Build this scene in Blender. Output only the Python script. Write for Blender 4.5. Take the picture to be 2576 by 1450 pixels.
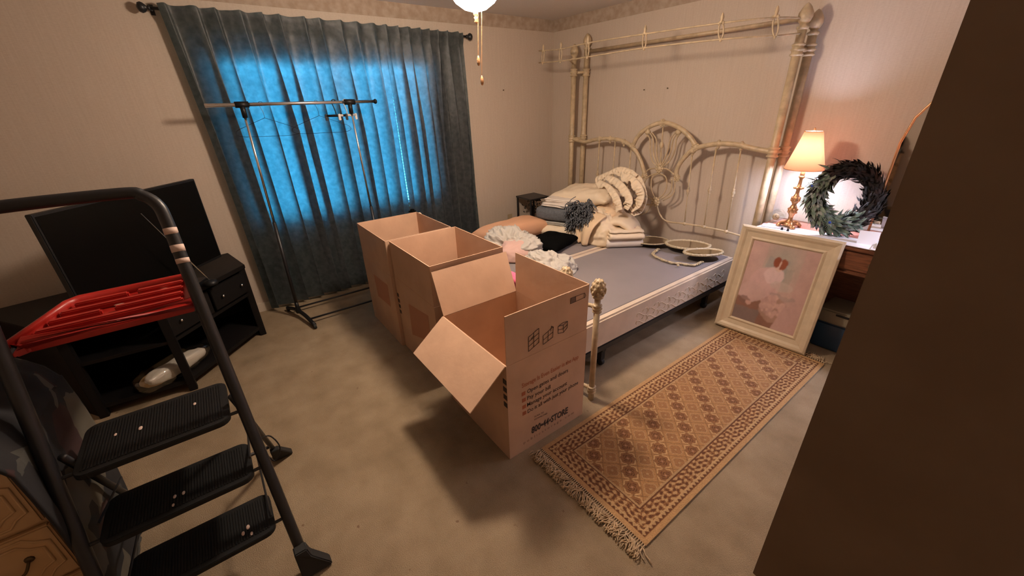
import bpy, bmesh, math, random
import numpy as np
from mathutils import Vector, Matrix, noise

for o in list(bpy.data.objects): bpy.data.objects.remove(o)
SC = bpy.context.scene
COL = SC.collection
random.seed(7)

# ------------------------------------------------------------------ camera
CAM = Vector((0, 0, 1.654)); FPX = 999.36
YAW, PITCH, ROLL = 0.6289026, 0.43791354, -0.03181836
_f = Vector((-math.cos(YAW)*math.cos(PITCH), math.sin(YAW)*math.cos(PITCH), -math.sin(PITCH)))
_r = Vector((math.sin(YAW), math.cos(YAW), 0)); _u = _r.cross(_f)
if _u.z < 0: _u = -_u
R2 = _r*math.cos(ROLL) + _u*math.sin(ROLL); U2 = -_r*math.sin(ROLL) + _u*math.cos(ROLL)
cam = bpy.data.cameras.new('camera'); co = bpy.data.objects.new('camera', cam); COL.objects.link(co)
cam.sensor_width = 36; cam.lens = FPX/2576*36; cam.clip_start = 0.02
co.matrix_world = Matrix(((R2.x, U2.x, -_f.x, CAM.x), (R2.y, U2.y, -_f.y, CAM.y), (R2.z, U2.z, -_f.z, CAM.z), (0, 0, 0, 1)))
SC.camera = co

# ------------------------------------------------------------------ light
SC.view_settings.view_transform = 'Standard'; SC.view_settings.look = 'None'
SC.view_settings.gamma = 1; SC.view_settings.use_curve_mapping = False
SC.view_settings.exposure = 0.0
W = bpy.data.worlds.new('sky'); SC.world = W; W.use_nodes = True
bg = W.node_tree.nodes['Background']; bg.inputs[0].default_value = (0.05, 0.42, 0.80, 1); bg.inputs[1].default_value = 17.0
FAN = Vector((-1.96, 1.26, 2.12))       # bowl light of the ceiling fan
BOWL_COL = (1.0, 0.785, 0.61); BOWL_STR = 245.0
LAMP_COL = (.68, .74, 1.0); LAMP_STR = 560.0; FILL_LAMP_STR = 1000.0  # last strength is for the unseen lamp added as fill light

# ------------------------------------------------------------------ pixel rays onto real planes
def ray(x, y): return (R2*((x-1288)/FPX) - U2*((y-725)/FPX) + _f)
def atY(x, y, Y): d = ray(x, y); return CAM + d*(Y/d.y)
def atX(x, y, X): d = ray(x, y); return CAM + d*(X/d.x)
def atZ(x, y, Z): d = ray(x, y); return CAM + d*((Z-CAM.z)/d.z)
def atP(x, y, p, n): d = ray(x, y); return CAM + d*((Vector(p)-CAM).dot(n)/d.dot(n))

# ------------------------------------------------------------------ materials
def mat(name, col, rough=.6, metal=0, bump=0, bscale=60, var=0, vscale=8, sheen=0, col2=None, spec=None, emit=None, estr=0, stretch=None, coords='Object', trans=0, alpha=None):
    m = bpy.data.materials.new(name); m.use_nodes = True; nt = m.node_tree; N = nt.nodes; L = nt.links
    b = N['Principled BSDF']; b.inputs['Base Color'].default_value = (*col, 1); b.inputs['Roughness'].default_value = rough
    b.inputs['Metallic'].default_value = metal
    if spec is not None: b.inputs['Specular IOR Level'].default_value = spec
    if sheen: b.inputs['Sheen Weight'].default_value = sheen
    if trans: b.inputs['Transmission Weight'].default_value = trans
    if emit: b.inputs['Emission Color'].default_value = (*emit, 1); b.inputs['Emission Strength'].default_value = estr
    tc = N.new('ShaderNodeTexCoord'); mp = N.new('ShaderNodeMapping'); L.new(tc.outputs[coords], mp.inputs[0])
    if stretch: mp.inputs['Scale'].default_value = stretch
    if var or col2:
        t = N.new('ShaderNodeTexNoise'); t.inputs['Scale'].default_value = vscale; t.inputs['Detail'].default_value = 4; L.new(mp.outputs[0], t.inputs[0])
        r = N.new('ShaderNodeValToRGB'); r.color_ramp.elements[0].position = .35; r.color_ramp.elements[1].position = .65
        c2 = col2 if col2 else tuple(c*(1-var) for c in col)
        r.color_ramp.elements[0].color = (*c2, 1); r.color_ramp.elements[1].color = (*col, 1)
        L.new(t.outputs[0], r.inputs[0]); L.new(r.outputs[0], b.inputs['Base Color'])
    if bump:
        t = N.new('ShaderNodeTexNoise'); t.inputs['Scale'].default_value = bscale; t.inputs['Detail'].default_value = 3; L.new(mp.outputs[0], t.inputs[0])
        bp = N.new('ShaderNodeBump'); bp.inputs['Strength'].default_value = bump; bp.inputs['Distance'].default_value = .01
        L.new(t.outputs[0], bp.inputs['Height']); L.new(bp.outputs[0], b.inputs['Normal'])
    return m

def vcol_mat(name, rough=.8, bump=0, bscale=300):
    m = mat(name, (1, 1, 1), rough, bump=bump, bscale=bscale); nt = m.node_tree
    a = nt.nodes.new('ShaderNodeVertexColor'); a.layer_name = 'Col'
    nt.links.new(a.outputs[0], nt.nodes['Principled BSDF'].inputs['Base Color']); return m

def wallpaper():
    m = bpy.data.materials.new('wallpaper'); m.use_nodes = True; nt = m.node_tree; N = nt.nodes; L = nt.links
    b = N['Principled BSDF']; b.inputs['Roughness'].default_value = .75; b.inputs['Specular IOR Level'].default_value = .25
    g = N.new('ShaderNodeNewGeometry')
    mp = N.new('ShaderNodeMapping'); mp.inputs['Scale'].default_value = (150, 150, 5); L.new(g.outputs['Position'], mp.inputs[0])
    t = N.new('ShaderNodeTexNoise'); t.inputs['Scale'].default_value = 1; t.inputs['Detail'].default_value = 3; L.new(mp.outputs[0], t.inputs[0])
    mp2 = N.new('ShaderNodeMapping'); mp2.inputs['Scale'].default_value = (60, 60, 160); L.new(g.outputs['Position'], mp2.inputs[0])
    t2 = N.new('ShaderNodeTexNoise'); t2.inputs['Scale'].default_value = 1; L.new(mp2.outputs[0], t2.inputs[0])
    ad = N.new('ShaderNodeMath'); ad.operation = 'ADD'; L.new(t.outputs[0], ad.inputs[0]); L.new(t2.outputs[0], ad.inputs[1])
    hf = N.new('ShaderNodeMath'); hf.operation = 'MULTIPLY'; hf.inputs[1].default_value = .5; L.new(ad.outputs[0], hf.inputs[0])
    r = N.new('ShaderNodeValToRGB'); r.color_ramp.elements[0].position = .34; r.color_ramp.elements[1].position = .66
    r.color_ramp.elements[0].color = (.50, .41, .328, 1); r.color_ramp.elements[1].color = (.56, .47, .385, 1)
    L.new(hf.outputs[0], r.inputs[0]); L.new(r.outputs[0], b.inputs['Base Color'])
    bp = N.new('ShaderNodeBump'); bp.inputs['Strength'].default_value = .08; L.new(t.outputs[0], bp.inputs['Height']); L.new(bp.outputs[0], b.inputs['Normal'])
    return m

def carpet():
    m = bpy.data.materials.new('carpet'); m.use_nodes = True; nt = m.node_tree; N = nt.nodes; L = nt.links
    b = N['Principled BSDF']; b.inputs['Roughness'].default_value = .95; b.inputs['Specular IOR Level'].default_value = .1
    g = N.new('ShaderNodeNewGeometry')
    def nz(sc, d=4):
        t = N.new('ShaderNodeTexNoise'); t.inputs['Scale'].default_value = sc; t.inputs['Detail'].default_value = d; L.new(g.outputs['Position'], t.inputs[0]); return t
    big, mid, fine, spot = nz(1.6), nz(7), nz(260, 2), nz(16, 2)
    r = N.new('ShaderNodeValToRGB'); r.color_ramp.elements[0].position = .35; r.color_ramp.elements[1].position = .62
    r.color_ramp.elements[0].color = (.245, .18, .112, 1); r.color_ramp.elements[1].color = (.36, .275, .18, 1)
    ad = N.new('ShaderNodeMath'); ad.operation = 'ADD'; L.new(big.outputs[0], ad.inputs[0]); L.new(mid.outputs[0], ad.inputs[1])
    hf = N.new('ShaderNodeMath'); hf.operation = 'MULTIPLY'; hf.inputs[1].default_value = .5; L.new(ad.outputs[0], hf.inputs[0]); L.new(hf.outputs[0], r.inputs[0])
    # pile tone
    mx = N.new('ShaderNodeMixRGB'); mx.blend_type = 'MULTIPLY'; mx.inputs[0].default_value = .5
    fr = N.new('ShaderNodeValToRGB'); fr.color_ramp.elements[0].position = .3; fr.color_ramp.elements[0].color = (.62, .6, .58, 1); fr.color_ramp.elements[1].position = .6
    L.new(fine.outputs[0], fr.inputs[0]); L.new(r.outputs[0], mx.inputs[1]); L.new(fr.outputs[0], mx.inputs[2])
    # stains: small dark specks
    sr = N.new('ShaderNodeValToRGB'); sr.color_ramp.elements[0].position = .735; sr.color_ramp.elements[1].position = .76
    sr.color_ramp.elements[0].color = (0, 0, 0, 1); L.new(spot.outputs[0], sr.inputs[0])
    mx2 = N.new('ShaderNodeMixRGB'); mx2.inputs[2].default_value = (.2, .13, .08, 1); L.new(sr.outputs[0], mx2.inputs[0]); L.new(mx.outputs[0], mx2.inputs[1])
    L.new(mx2.outputs[0], b.inputs['Base Color'])
    bp = N.new('ShaderNodeBump'); bp.inputs['Strength'].default_value = .5; bp.inputs['Distance'].default_value = .01; L.new(fine.outputs[0], bp.inputs['Height']); L.new(bp.outputs[0], b.inputs['Normal'])
    return m

def curtain_mat():
    m = bpy.data.materials.new('curtain_fabric'); m.use_nodes = True; nt = m.node_tree; N = nt.nodes; L = nt.links
    out = N['Material Output']; N.remove(N['Principled BSDF'])
    g = N.new('ShaderNodeNewGeometry')
    t = N.new('ShaderNodeTexNoise'); t.inputs['Scale'].default_value = 26; t.inputs['Detail'].default_value = 6; L.new(g.outputs['Position'], t.inputs[0])
    r = N.new('ShaderNodeValToRGB'); r.color_ramp.elements[0].color = (.032, .035, .039, 1); r.color_ramp.elements[1].color = (.068, .071, .078, 1)
    r.color_ramp.elements[0].position = .35; r.color_ramp.elements[1].position = .65; L.new(t.outputs[0], r.inputs[0])
    p = N.new('ShaderNodeBsdfPrincipled'); p.inputs['Roughness'].default_value = .42; p.inputs['Specular IOR Level'].default_value = .45; p.inputs['Sheen Weight'].default_value = .25
    L.new(r.outputs[0], p.inputs['Base Color'])
    r2 = N.new('ShaderNodeValToRGB'); r2.color_ramp.elements[0].color = (.20, .34, .36, 1); r2.color_ramp.elements[1].color = (.34, .50, .50, 1)
    r2.color_ramp.elements[0].position = .3; r2.color_ramp.elements[1].position = .7; L.new(t.outputs[0], r2.inputs[0])
    tr = N.new('ShaderNodeBsdfTranslucent'); L.new(r2.outputs[0], tr.inputs[0])
    bp = N.new('ShaderNodeBump'); bp.inputs['Strength'].default_value = .25; bp.inputs['Distance'].default_value = .01; L.new(t.outputs[0], bp.inputs['Height']); L.new(bp.outputs[0], p.inputs['Normal'])
    mx = N.new('ShaderNodeMixShader'); mx.inputs[0].default_value = .40; L.new(p.outputs[0], mx.inputs[1]); L.new(tr.outputs[0], mx.inputs[2]); L.new(mx.outputs[0], out.inputs[0])
    return m

def translucent(name, col, k=.5):
    m = bpy.data.materials.new(name); m.use_nodes = True; nt = m.node_tree; N = nt.nodes; L = nt.links
    p = N['Principled BSDF']; p.inputs['Base Color'].default_value = (*col, 1); p.inputs['Roughness'].default_value = .7
    tr = N.new('ShaderNodeBsdfTranslucent'); tr.inputs[0].default_value = (*col, 1)
    mx = N.new('ShaderNodeMixShader'); mx.inputs[0].default_value = k
    L.new(p.outputs[0], mx.inputs[1]); L.new(tr.outputs[0], mx.inputs[2]); L.new(mx.outputs[0], N['Material Output'].inputs[0]); return m

def thin_glass(name, tint=(.95, .98, .97), k=.12):
    m = bpy.data.materials.new(name); m.use_nodes = True; nt = m.node_tree; N = nt.nodes; L = nt.links
    N.remove(N['Principled BSDF'])
    a = N.new('ShaderNodeBsdfTransparent'); a.inputs[0].default_value = (*tint, 1); g = N.new('ShaderNodeBsdfGlossy'); g.inputs['Roughness'].default_value = .03
    mx = N.new('ShaderNodeMixShader'); mx.inputs[0].default_value = k
    L.new(a.outputs[0], mx.inputs[1]); L.new(g.outputs[0], mx.inputs[2]); L.new(mx.outputs[0], N['Material Output'].inputs[0]); return m

M = {}
M['wall'] = wallpaper(); M['carpet'] = carpet(); M['curtain'] = curtain_mat()
M['ceil'] = mat('ceiling_paint', (.66, .60, .55), .9, bump=.3, bscale=90)
M['border'] = mat('border_paper', (.43, .34, .26), .8, col2=(.34, .25, .18), vscale=18)
M['base'] = mat('painted_trim', (.55, .47, .38), .5)
M['black'] = mat('black_plastic', (.008, .008, .009), .45, spec=.3)
M['blackmetal'] = mat('black_metal', (.014, .014, .016), .4, bump=.05, bscale=40)
M['blackwood'] = mat('black_wood', (.007, .006, .006), .55, spec=.2, bump=.05, bscale=30)
M['screen'] = mat('tv_screen', (.003, .003, .003), .25, spec=.15)
M['chrome'] = mat('chrome', (.85, .85, .87), .16, 1)
M['card'] = mat('cardboard', (.60, .39, .265), .8, bump=.12, bscale=25, var=.12, vscale=5, spec=.2)
M['ink'] = mat('black_ink', (.05, .035, .03), .8)
M['grayink'] = mat('faded_ink', (.16, .10, .07), .8)
M['orangeink'] = mat('orange_ink', (.42, .13, .06), .8)
M['bed'] = mat('antique_cream_paint', (.56, .43, .27), .42, var=.25, vscale=22, bump=.1, bscale=60)
M['bedtop'] = mat('grey_ticking', (.235, .205, .205), .85, bump=.12, bscale=12, var=.08, vscale=3)
M['bedside'] = mat('quilted_cream_cloth', (.66, .54, .42), .6, bump=.15, bscale=18, var=.14, vscale=7)
M['strip'] = mat('cream_edging', (.68, .57, .42), .6)
M['creamcloth'] = mat('butter_cream_cotton', (.74, .55, .36), .85, bump=.2, bscale=30, var=.08, vscale=9)
M['whitecloth'] = mat('white_cotton', (.72, .64, .56), .85, bump=.15, bscale=40)
M['palecloth'] = mat('ivory_cotton', (.74, .61, .45), .85, bump=.2, bscale=35)
M['greysheet'] = mat('grey_green_sheet', (.34, .32, .28), .85)
M['throw'] = mat('slate_blue_knit', (.13, .138, .152), .95, bump=.6, bscale=120, var=.3, vscale=80)
M['velvet'] = mat('black_plush', (.003, .003, .003), .95, spec=.04)
M['peach'] = mat('peach_fabric', (.62, .34, .20), .8, bump=.1, bscale=30)
M['bag'] = translucent('thin_white_plastic', (.66, .62, .56), .25)
M['pink'] = mat('pink_cloth', (.72, .13, .24), .8)
M['pinkpale'] = mat('pale_pink_cloth', (.58, .38, .33), .8)
M['red'] = mat('red_plastic', (.42, .018, .012), .38, bump=.04, bscale=30, var=.2, vscale=12)
M['paint'] = mat('dried_white_paint', (.6, .45, .38), .7)
M['tread'] = mat('ribbed_black_rubber', (.009, .009, .009), .6, spec=.3)
M['rubber'] = mat('black_rubber', (.012, .012, .012), .7)
M['mirror'] = mat('mirror_glass', (.72, .66, .52), .06, 1)
M['gilt'] = mat('antique_gilt_resin', (.58, .47, .30), .35, var=.3, vscale=60, bump=.3, bscale=90)
M['brass'] = mat('antique_brass', (.62, .34, .17), .32, .75, bump=.3, bscale=60)
M['pull'] = mat('dark_bronze', (.10, .065, .03), .45, .6)
M['oak'] = mat('reddish_brown_wood', (.20, .075, .035), .4, col2=(.11, .04, .02), vscale=5, stretch=(2, 14, 14))
M['doorwood'] = mat('brown_door_wood', (.175, .12, .08), .7, col2=(.15, .10, .065), vscale=3, spec=.15)
M['chest'] = mat('cream_painted_wood', (.60, .40, .22), .5, col2=(.52, .31, .13), vscale=3)
M['shade'] = translucent('parchment_shade', (.40, .22, .12), .5)
M['shade'].node_tree.nodes['Translucent BSDF'].inputs[0].default_value = (.080, .021, .008, 1)
M['motif'] = mat('leaf_print', (.10, .035, .02), .8)
M['paper'] = mat('white_paper', (.80, .78, .80), .6)
M['printpaper'] = mat('printed_paper', (.75, .72, .72), .6, col2=(.35, .34, .35), vscale=18)
M['pinkcloth'] = mat('rose_runner', (.55, .22, .16), .8)
M['frame'] = mat('cream_frame_wood', (.60, .48, .33), .5, bump=.12, bscale=50, var=.12, vscale=16)
M['binblue'] = mat('blue_plastic', (.02, .05, .10), .3)
M['binlid'] = mat('clear_lid', (.20, .17, .12), .25)
M['feather'] = mat('dark_feather', (.010, .011, .010), .6, spec=.25, col2=(.022, .013, .011), vscale=20)
M['sage'] = mat('sage_leaf', (.19, .25, .18), .55, col2=(.07, .11, .08), vscale=25)
M['silver'] = mat('silvery_leaf', (.30, .31, .29), .55, col2=(.13, .15, .14), vscale=25)
M['blue'] = mat('peacock_blue', (.01, .05, .45), .4)
M['teal'] = mat('teal_cloth', (.02, .07, .08), .8)
M['plate'] = mat('tan_plastic', (.42, .32, .2), .5)
M['clear'] = thin_glass('clear_glass', (.92, .94, .93), .16)
M['window'] = thin_glass('window_glass')
M['white'] = mat('white_plastic', (.7, .69, .66), .5)
M['blind'] = mat('white_slat', (.75, .78, .8), .6)
M['clearplastic'] = mat('milky_plastic', (.55, .52, .5), .35)
M['fringe'] = mat('ivory_yarn', (.50, .36, .22), .9)
M['cable'] = mat('white_cable', (.6, .5, .4), .5)
M['skin'] = mat('tan_plush', (.55, .32, .16), .9)

# ------------------------------------------------------------------ mesh builder
class MB:
    def __init__(s): s.v = []; s.f = []; s.c = None
    def add(s, vs, fs):
        n = len(s.v); s.v += [tuple(v) for v in vs]; s.f += [tuple(i+n for i in f) for f in fs]; return s
    def box(s, lo, hi, mtx=None, taper=None):
        x0, y0, z0 = lo; x1, y1, z1 = hi
        vs = [Vector(p) for p in ((x0,y0,z0),(x1,y0,z0),(x1,y1,z0),(x0,y1,z0),(x0,y0,z1),(x1,y0,z1),(x1,y1,z1),(x0,y1,z1))]
        if mtx: vs = [mtx @ v for v in vs]
        return s.add(vs, [(0,3,2,1),(4,5,6,7),(0,1,5,4),(1,2,6,5),(2,3,7,6),(3,0,4,7)])
    def slab(s, pts, n, t):
        """closed polygon pts extruded by vector n*t"""
        n = Vector(n).normalized()*t; k = len(pts); a = [Vector(p) for p in pts]
        return s.add(a+[p+n for p in a], [tuple(range(k))[::-1], tuple(range(k, 2*k))]+[(i, (i+1) % k, k+(i+1) % k, k+i) for i in range(k)])
    def tube(s, pts, r, seg=10, closed=False, cap=True, flat=None):
        P = [Vector(p) for p in pts]; n = len(P)
        rr = r if isinstance(r, (list, tuple)) else [r]*n
        prev = None; vs = []
        for i in range(n):
            if closed: t = P[(i+1) % n]-P[i-1]
            else: t = P[min(i+1, n-1)]-P[max(i-1, 0)]
            if t.length < 1e-9: t = Vector((0, 0, 1))
            t.normalize()
            if prev is None:
                a = Vector((0, 0, 1)) if abs(t.z) < .9 else Vector((1, 0, 0)); prev = t.cross(a).normalized()
            prev = (prev - t*prev.dot(t))
            if prev.length < 1e-6: prev = t.orthogonal()
            prev.normalize(); b = t.cross(prev)
            for k in range(seg):
                an = 2*math.pi*k/seg; vs.append(P[i]+prev*math.cos(an)*rr[i]+b*math.sin(an)*rr[i]*(flat or 1))
        fs = []
        m = n if closed else n-1
        for i in range(m):
            j = (i+1) % n
            for k in range(seg): fs.append((i*seg+k, i*seg+(k+1) % seg, j*seg+(k+1) % seg, j*seg+k))
        if cap and not closed: fs += [tuple(range(seg))[::-1], tuple((n-1)*seg+k for k in range(seg))]
        return s.add(vs, fs)
    def lathe(s, prof, o=(0, 0, 0), seg=20, axis=None, fl=0):
        """prof = [(r, z)...] about z (or along `axis`)"""
        q = Vector((0, 0, 1)).rotation_difference(Vector(axis).normalized()) if axis else None
        vs = []
        for r, z in prof:
            for k in range(seg):
                a = 2*math.pi*k/seg; rr = r*(1+fl*math.cos(a*seg/4 if seg < 12 else a*6)); v = Vector((rr*math.cos(a), rr*math.sin(a), z))
                if q: v = q @ v
                vs.append(v+Vector(o))
        fs = []
        for i in range(len(prof)-1):
            for k in range(seg): fs.append((i*seg+k, i*seg+(k+1) % seg, (i+1)*seg+(k+1) % seg, (i+1)*seg+k))
        fs += [tuple(range(seg))[::-1], tuple((len(prof)-1)*seg+k for k in range(seg))]
        return s.add(vs, fs)
    def ball(s, c, r, seg=12, sc=(1, 1, 1), nz=0, ns=4, rot=None, sq=1):
        c = Vector(c); vs = []; rings = max(6, seg//2+2)
        for i in range(rings+1):
            th = math.pi*i/rings
            for k in range(seg):
                a = 2*math.pi*k/seg
                d = Vector((math.sin(th)*math.cos(a), math.sin(th)*math.sin(a), math.cos(th)))
                if sq != 1: d = Vector([math.copysign(abs(x)**sq, x) for x in d])
                v = Vector((d.x*sc[0], d.y*sc[1], d.z*sc[2]))*r
                if nz:
                    w = noise.noise((v+c)*ns)+.5*noise.noise((v+c)*ns*2.3)
                    v = v*(1+nz*w)
                if rot: v = rot @ v
                vs.append(c+v)
        fs = [(i*seg+k, (i+1)*seg+k, (i+1)*seg+(k+1) % seg, i*seg+(k+1) % seg) for i in range(rings) for k in range(seg)]
        return s.add(vs, fs)
    def build(s, name, m, parent=None, smooth=False, bevel=0, subsurf=0):
        me = bpy.data.meshes.new(name); me.from_pydata(s.v, [], s.f); me.update()
        if smooth: me.polygons.foreach_set('use_smooth', [True]*len(me.polygons))
        me.materials.append(M[m] if isinstance(m, str) else m)
        o = bpy.data.objects.new(name, me); COL.objects.link(o)
        bm = bmesh.new(); bm.from_mesh(me); bmesh.ops.remove_doubles(bm, verts=bm.verts, dist=1e-6)
        if bevel: bmesh.ops.bevel(bm, geom=bm.edges[:], offset=bevel, segments=2, affect='EDGES', clamp_overlap=True)
        bmesh.ops.recalc_face_normals(bm, faces=bm.faces); bm.to_mesh(me); bm.free()
        if smooth and bevel == 0 and len(me.polygons):
            pass
        if subsurf:
            md = o.modifiers.new('sub', 'SUBSURF'); md.levels = subsurf; md.render_levels = subsurf
        if parent:
            o.parent = parent; o.matrix_parent_inverse = parent.matrix_basis.inverted()
        return o

def thing(name, label, cat, loc=(0, 0, 0), group=None):
    o = bpy.data.objects.new(name, None); COL.objects.link(o); o.location = loc; o.empty_display_size = .05
    o['label'] = label; o['category'] = cat
    if group: o['group'] = group
    o.matrix_basis = Matrix.Translation(Vector(loc)); return o
def tag(o, label, cat, group=None):
    o['label'] = label; o['category'] = cat
    if group: o['group'] = group
    return o
def struct(o): o['kind'] = 'structure'; return o
def curve(pts, n=8):
    """Catmull-Rom through pts"""
    P = [Vector(p) for p in pts]; P = [P[0]*2-P[1]]+P+[P[-1]*2-P[-2]]; out = []
    for i in range(1, len(P)-2):
        a, b, c, d = P[i-1:i+3]
        for k in range(n):
            t = k/n; out.append(.5*((2*b)+(c-a)*t+(2*a-5*b+4*c-d)*t*t+(3*b-a-3*c+d)*t**3))
    out.append(P[-2]); return out
def RZ(a): return Matrix.Rotation(a, 4, 'Z')
def TR(x, y, z): return Matrix.Translation((x, y, z))

# ================================================================== THE ROOM
WX, WY, H = -3.93, 3.55, 2.465; RX, LY = .50, -1.55
struct(MB().box((WX-.1, LY-.1, -.1), (RX+.1, WY+.1, 0)).build('floor', 'carpet'))
struct(MB().box((WX-.1, LY-.1, H), (RX+.1, WY+.1, H+.1)).build('ceiling', 'ceil'))
struct(MB().box((WX-.1, WY, 0), (RX+.1, WY+.1, H)).build('wall_back', 'wall'))
struct(MB().box((RX, LY, 0), (RX+.1, WY, H)).build('wall_right', 'wall'))
struct(MB().box((WX-.1, LY-.1, 0), (RX+.1, LY, H)).build('wall_front', 'wall'))
wy0, wy1, wz0, wz1 = .28, 1.93, .70, 2.02
w = MB(); w.box((WX-.12, LY, 0), (WX, wy0, H)); w.box((WX-.12, wy1, 0), (WX, WY, H)); w.box((WX-.12, wy0, 0), (WX, wy1, wz0)); w.box((WX-.12, wy0, wz1), (WX, wy1, H))
struct(w.build('wall_left', 'wall'))
# border paper under the ceiling
struct(MB().box((WX, LY, H-.115), (WX+.002, WY, H-.001)).build('trim_1', 'border'))
struct(MB().box((WX+.002, WY-.002, H-.115), (RX, WY, H-.001)).build('trim_2', 'border'))
struct(MB().box((WX, LY, 0), (WX+.012, WY, .08)).build('baseboard_left', 'base'))
struct(MB().box((WX+.012, WY-.012, 0), (RX, WY, .08)).build('baseboard_back', 'base'))
# window: frame, sash bars, pane
wf = MB()
for a, b in (((wy0, wz0), (wy1, wz0+.05)), ((wy0, wz1-.05), (wy1, wz1)), ((wy0, wz0), (wy0+.05, wz1)), ((wy1-.05, wz0), (wy1, wz1)), ((1.08, wz0), (1.13, wz1))):
    wf.box((WX-.11, a[0], a[1]), (WX-.06, b[0], b[1]))
win = struct(wf.build('window_1', 'white'))
MB().box((WX-.09, wy0+.05, wz0+.05), (WX-.085, wy1-.05, wz1-.05)).build('pane', 'window', win)
# blinds hanging in the window opening
bl = thing('window_blind', 'white slatted blind hanging behind the dark curtains', 'blind', (WX-.03, 1.1, wz1))
MB().box((WX-.055, wy0+.01, wz1-.055), (WX-.005, wy1-.01, wz1-.03)).build('head_rail', 'blind', bl)
sl = MB(); z = wz0+.03
while z < wz1-.10:
    sl.slab([(WX-.045, wy0+.02, z-.009), (WX-.045, wy1-.02, z-.009), (WX-.015, wy1-.02, z+.009), (WX-.015, wy0+.02, z+.009)], (.5, 0, .86), .001); z += .028
sl.build('slats', 'blind', bl)
# open door near the camera
dr = struct(MB().box((-.206, 1.232, .012), (.46, 1.267, 2.03)).build('door_1', 'doorwood', bevel=.002))
kb = MB().lathe([(.026, 0), (.026, .006), (.011, .01), (.011, .035), (.026, .045), (.028, .06), (.018, .068), (.001, .07)], (.40, 1.232, .95), 16, (0, -1, 0))
kb.build('door_knob', 'brass', dr, True)
# ================================================================== CURTAINS
rod = thing('curtain_rod', 'dark curtain rod with round finials above the window', 'curtain rod', (-3.86, 1.13, 2.268))
ra, rb = atX(378, 20, -3.86), atX(1172, 92, -3.86)
MB().tube([ra, rb], .010, 10).build('pole', 'blackmetal', rod, True)
for p, s in ((ra, -1), (rb, 1)):
    MB().lathe([(.010, 0), (.016, .004), (.016, .012), (.010, .016), (.026, .03), (.032, .045), (.026, .060), (.008, .068), (.001, .07)], p, 16, (0, s, 0)).build('finial', 'blackmetal', rod, True)
def rodz(y): return ra.z+(rb.z-ra.z)*(y-ra.y)/(rb.y-ra.y)
for y in (.0, 1.12, 2.27):
    b = MB(); zz = rodz(y); b.tube([(WX+.001, y, zz), (-3.86, y, zz-.012)], .006, 8); b.box((WX, y-.012, zz-.03), (WX+.004, y+.012, zz+.03)); b.build('bracket', 'blackmetal', rod)

def curtain(name, label, y0t, y1t, y0b, y1b, zb, seed, folds, obj_x=-3.868, bulge=0.0):
    rnd = random.Random(seed); nu, nv = 420, 44; vs = []
    ph = [0]
    for i in range(nu): ph.append(ph[-1]+max(.12, .75+1.15*noise.noise((i*.05, seed, 0))))
    tot = ph[-1]; ph = [p/tot*folds*2*math.pi for p in ph]
    for j in range(nv+1):
        v = j/nv
        for i in range(nu+1):
            u = i/nu
            yt = y0t+(y1t-y0t)*u; yb = y0b+(y1b-y0b)*u
            zt = rodz(yt)+.028
            z = zt+(zb-zt)*v
            y = yt+(yb-yt)*v**.8
            amp = .009+.025*min(1, v*2.5)
            a2 = noise.noise((u*7, v*.8, seed))
            x = obj_x + .006 + amp*math.sin(ph[i]+.5*a2)*(0.8+.5*abs(noise.noise((u*9, 3, seed)))) + .008*a2*v + .006*noise.noise((u*30, v*5, seed+2))*min(1, v*3) + .006*v
            y += (.028+.085*abs(noise.noise((u*9, 1, seed))))*math.sin(ph[i]+.5+.6*noise.noise((u*5, v*1.2, seed+4)))*min(1, v*2+.3)
            if v < .04: x = obj_x+.026+.005*math.sin(ph[i])
            vs.append((max(x, WX+.03), y, z+(.006*math.sin(ph[i]) if j == 0 else 0)))
    fs = [(j*(nu+1)+i, j*(nu+1)+i+1, (j+1)*(nu+1)+i+1, (j+1)*(nu+1)+i) for j in range(nv) for i in range(nu)]
    o = MB().add(vs, fs).build(name, 'curtain', None, True); return tag(o, label, 'curtain')
curtain_l = curtain('curtain', 'dark slate curtain panel lit blue, the wider left-hand one behind the garment rack', ra.y+.035, 1.53, .115, 1.53, .035, 3, 11)
curtain('curtain', 'slate blue-grey curtain panel, the narrower right-hand one next to the bare wall', 1.52, rb.y-.045, 1.55, 2.36, .05, 11, 8)

# ================================================================== CEILING FAN
fan = thing('ceiling_fan', 'ceiling fan whose glowing glass bowl and two pull chains hang into view', 'ceiling fan', (FAN.x, FAN.y, H))
MB().lathe([(.075, H-.001), (.075, H-.03), (.03, H-.05), (.016, H-.055), (.016, H-.07)], (FAN.x, FAN.y, 0), 24).build('canopy', 'white', fan, True)
MB().lathe([(.03, 2.40), (.12, 2.385), (.13, 2.33), (.12, 2.28), (.07, 2.255), (.055, 2.215), (.06, 2.205)], (FAN.x, FAN.y, 0), 28).build('motor_housing', 'white', fan, True)
for k in range(5):
    a = math.radians(28+72*k); mt = TR(FAN.x, FAN.y, 2.30) @ RZ(a) @ Matrix.Rotation(.2, 4, 'X')
    b = MB().box((.16, -.058, -.003), (.60, .058, .003), mt); bo = b.build('blade', 'white', fan, bevel=.002)
    MB().box((.10, -.02, -.008), (.2, .02, -.003), mt).build('blade_arm', 'brass', fan)
gm = mat('glowing_bowl_glass', (1, 1, 1), .3, emit=BOWL_COL, estr=BOWL_STR)
MB().lathe([(.062, 2.205), (.11, 2.20), (.128, 2.17), (.12, 2.13), (.095, 2.095), (.055, 2.068), (.018, 2.058), (.001, 2.057)], (FAN.x, FAN.y, 0), 32).build('glass_bowl', gm, fan, True)
MB().lathe([(.012, 2.058), (.012, 2.045), (.006, 2.04), (.011, 2.033), (.006, 2.026), (.010, 2.018), (.001, 2.008)], (FAN.x, FAN.y, 0), 12).build('bowl_finial', 'brass', fan, True)
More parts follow.
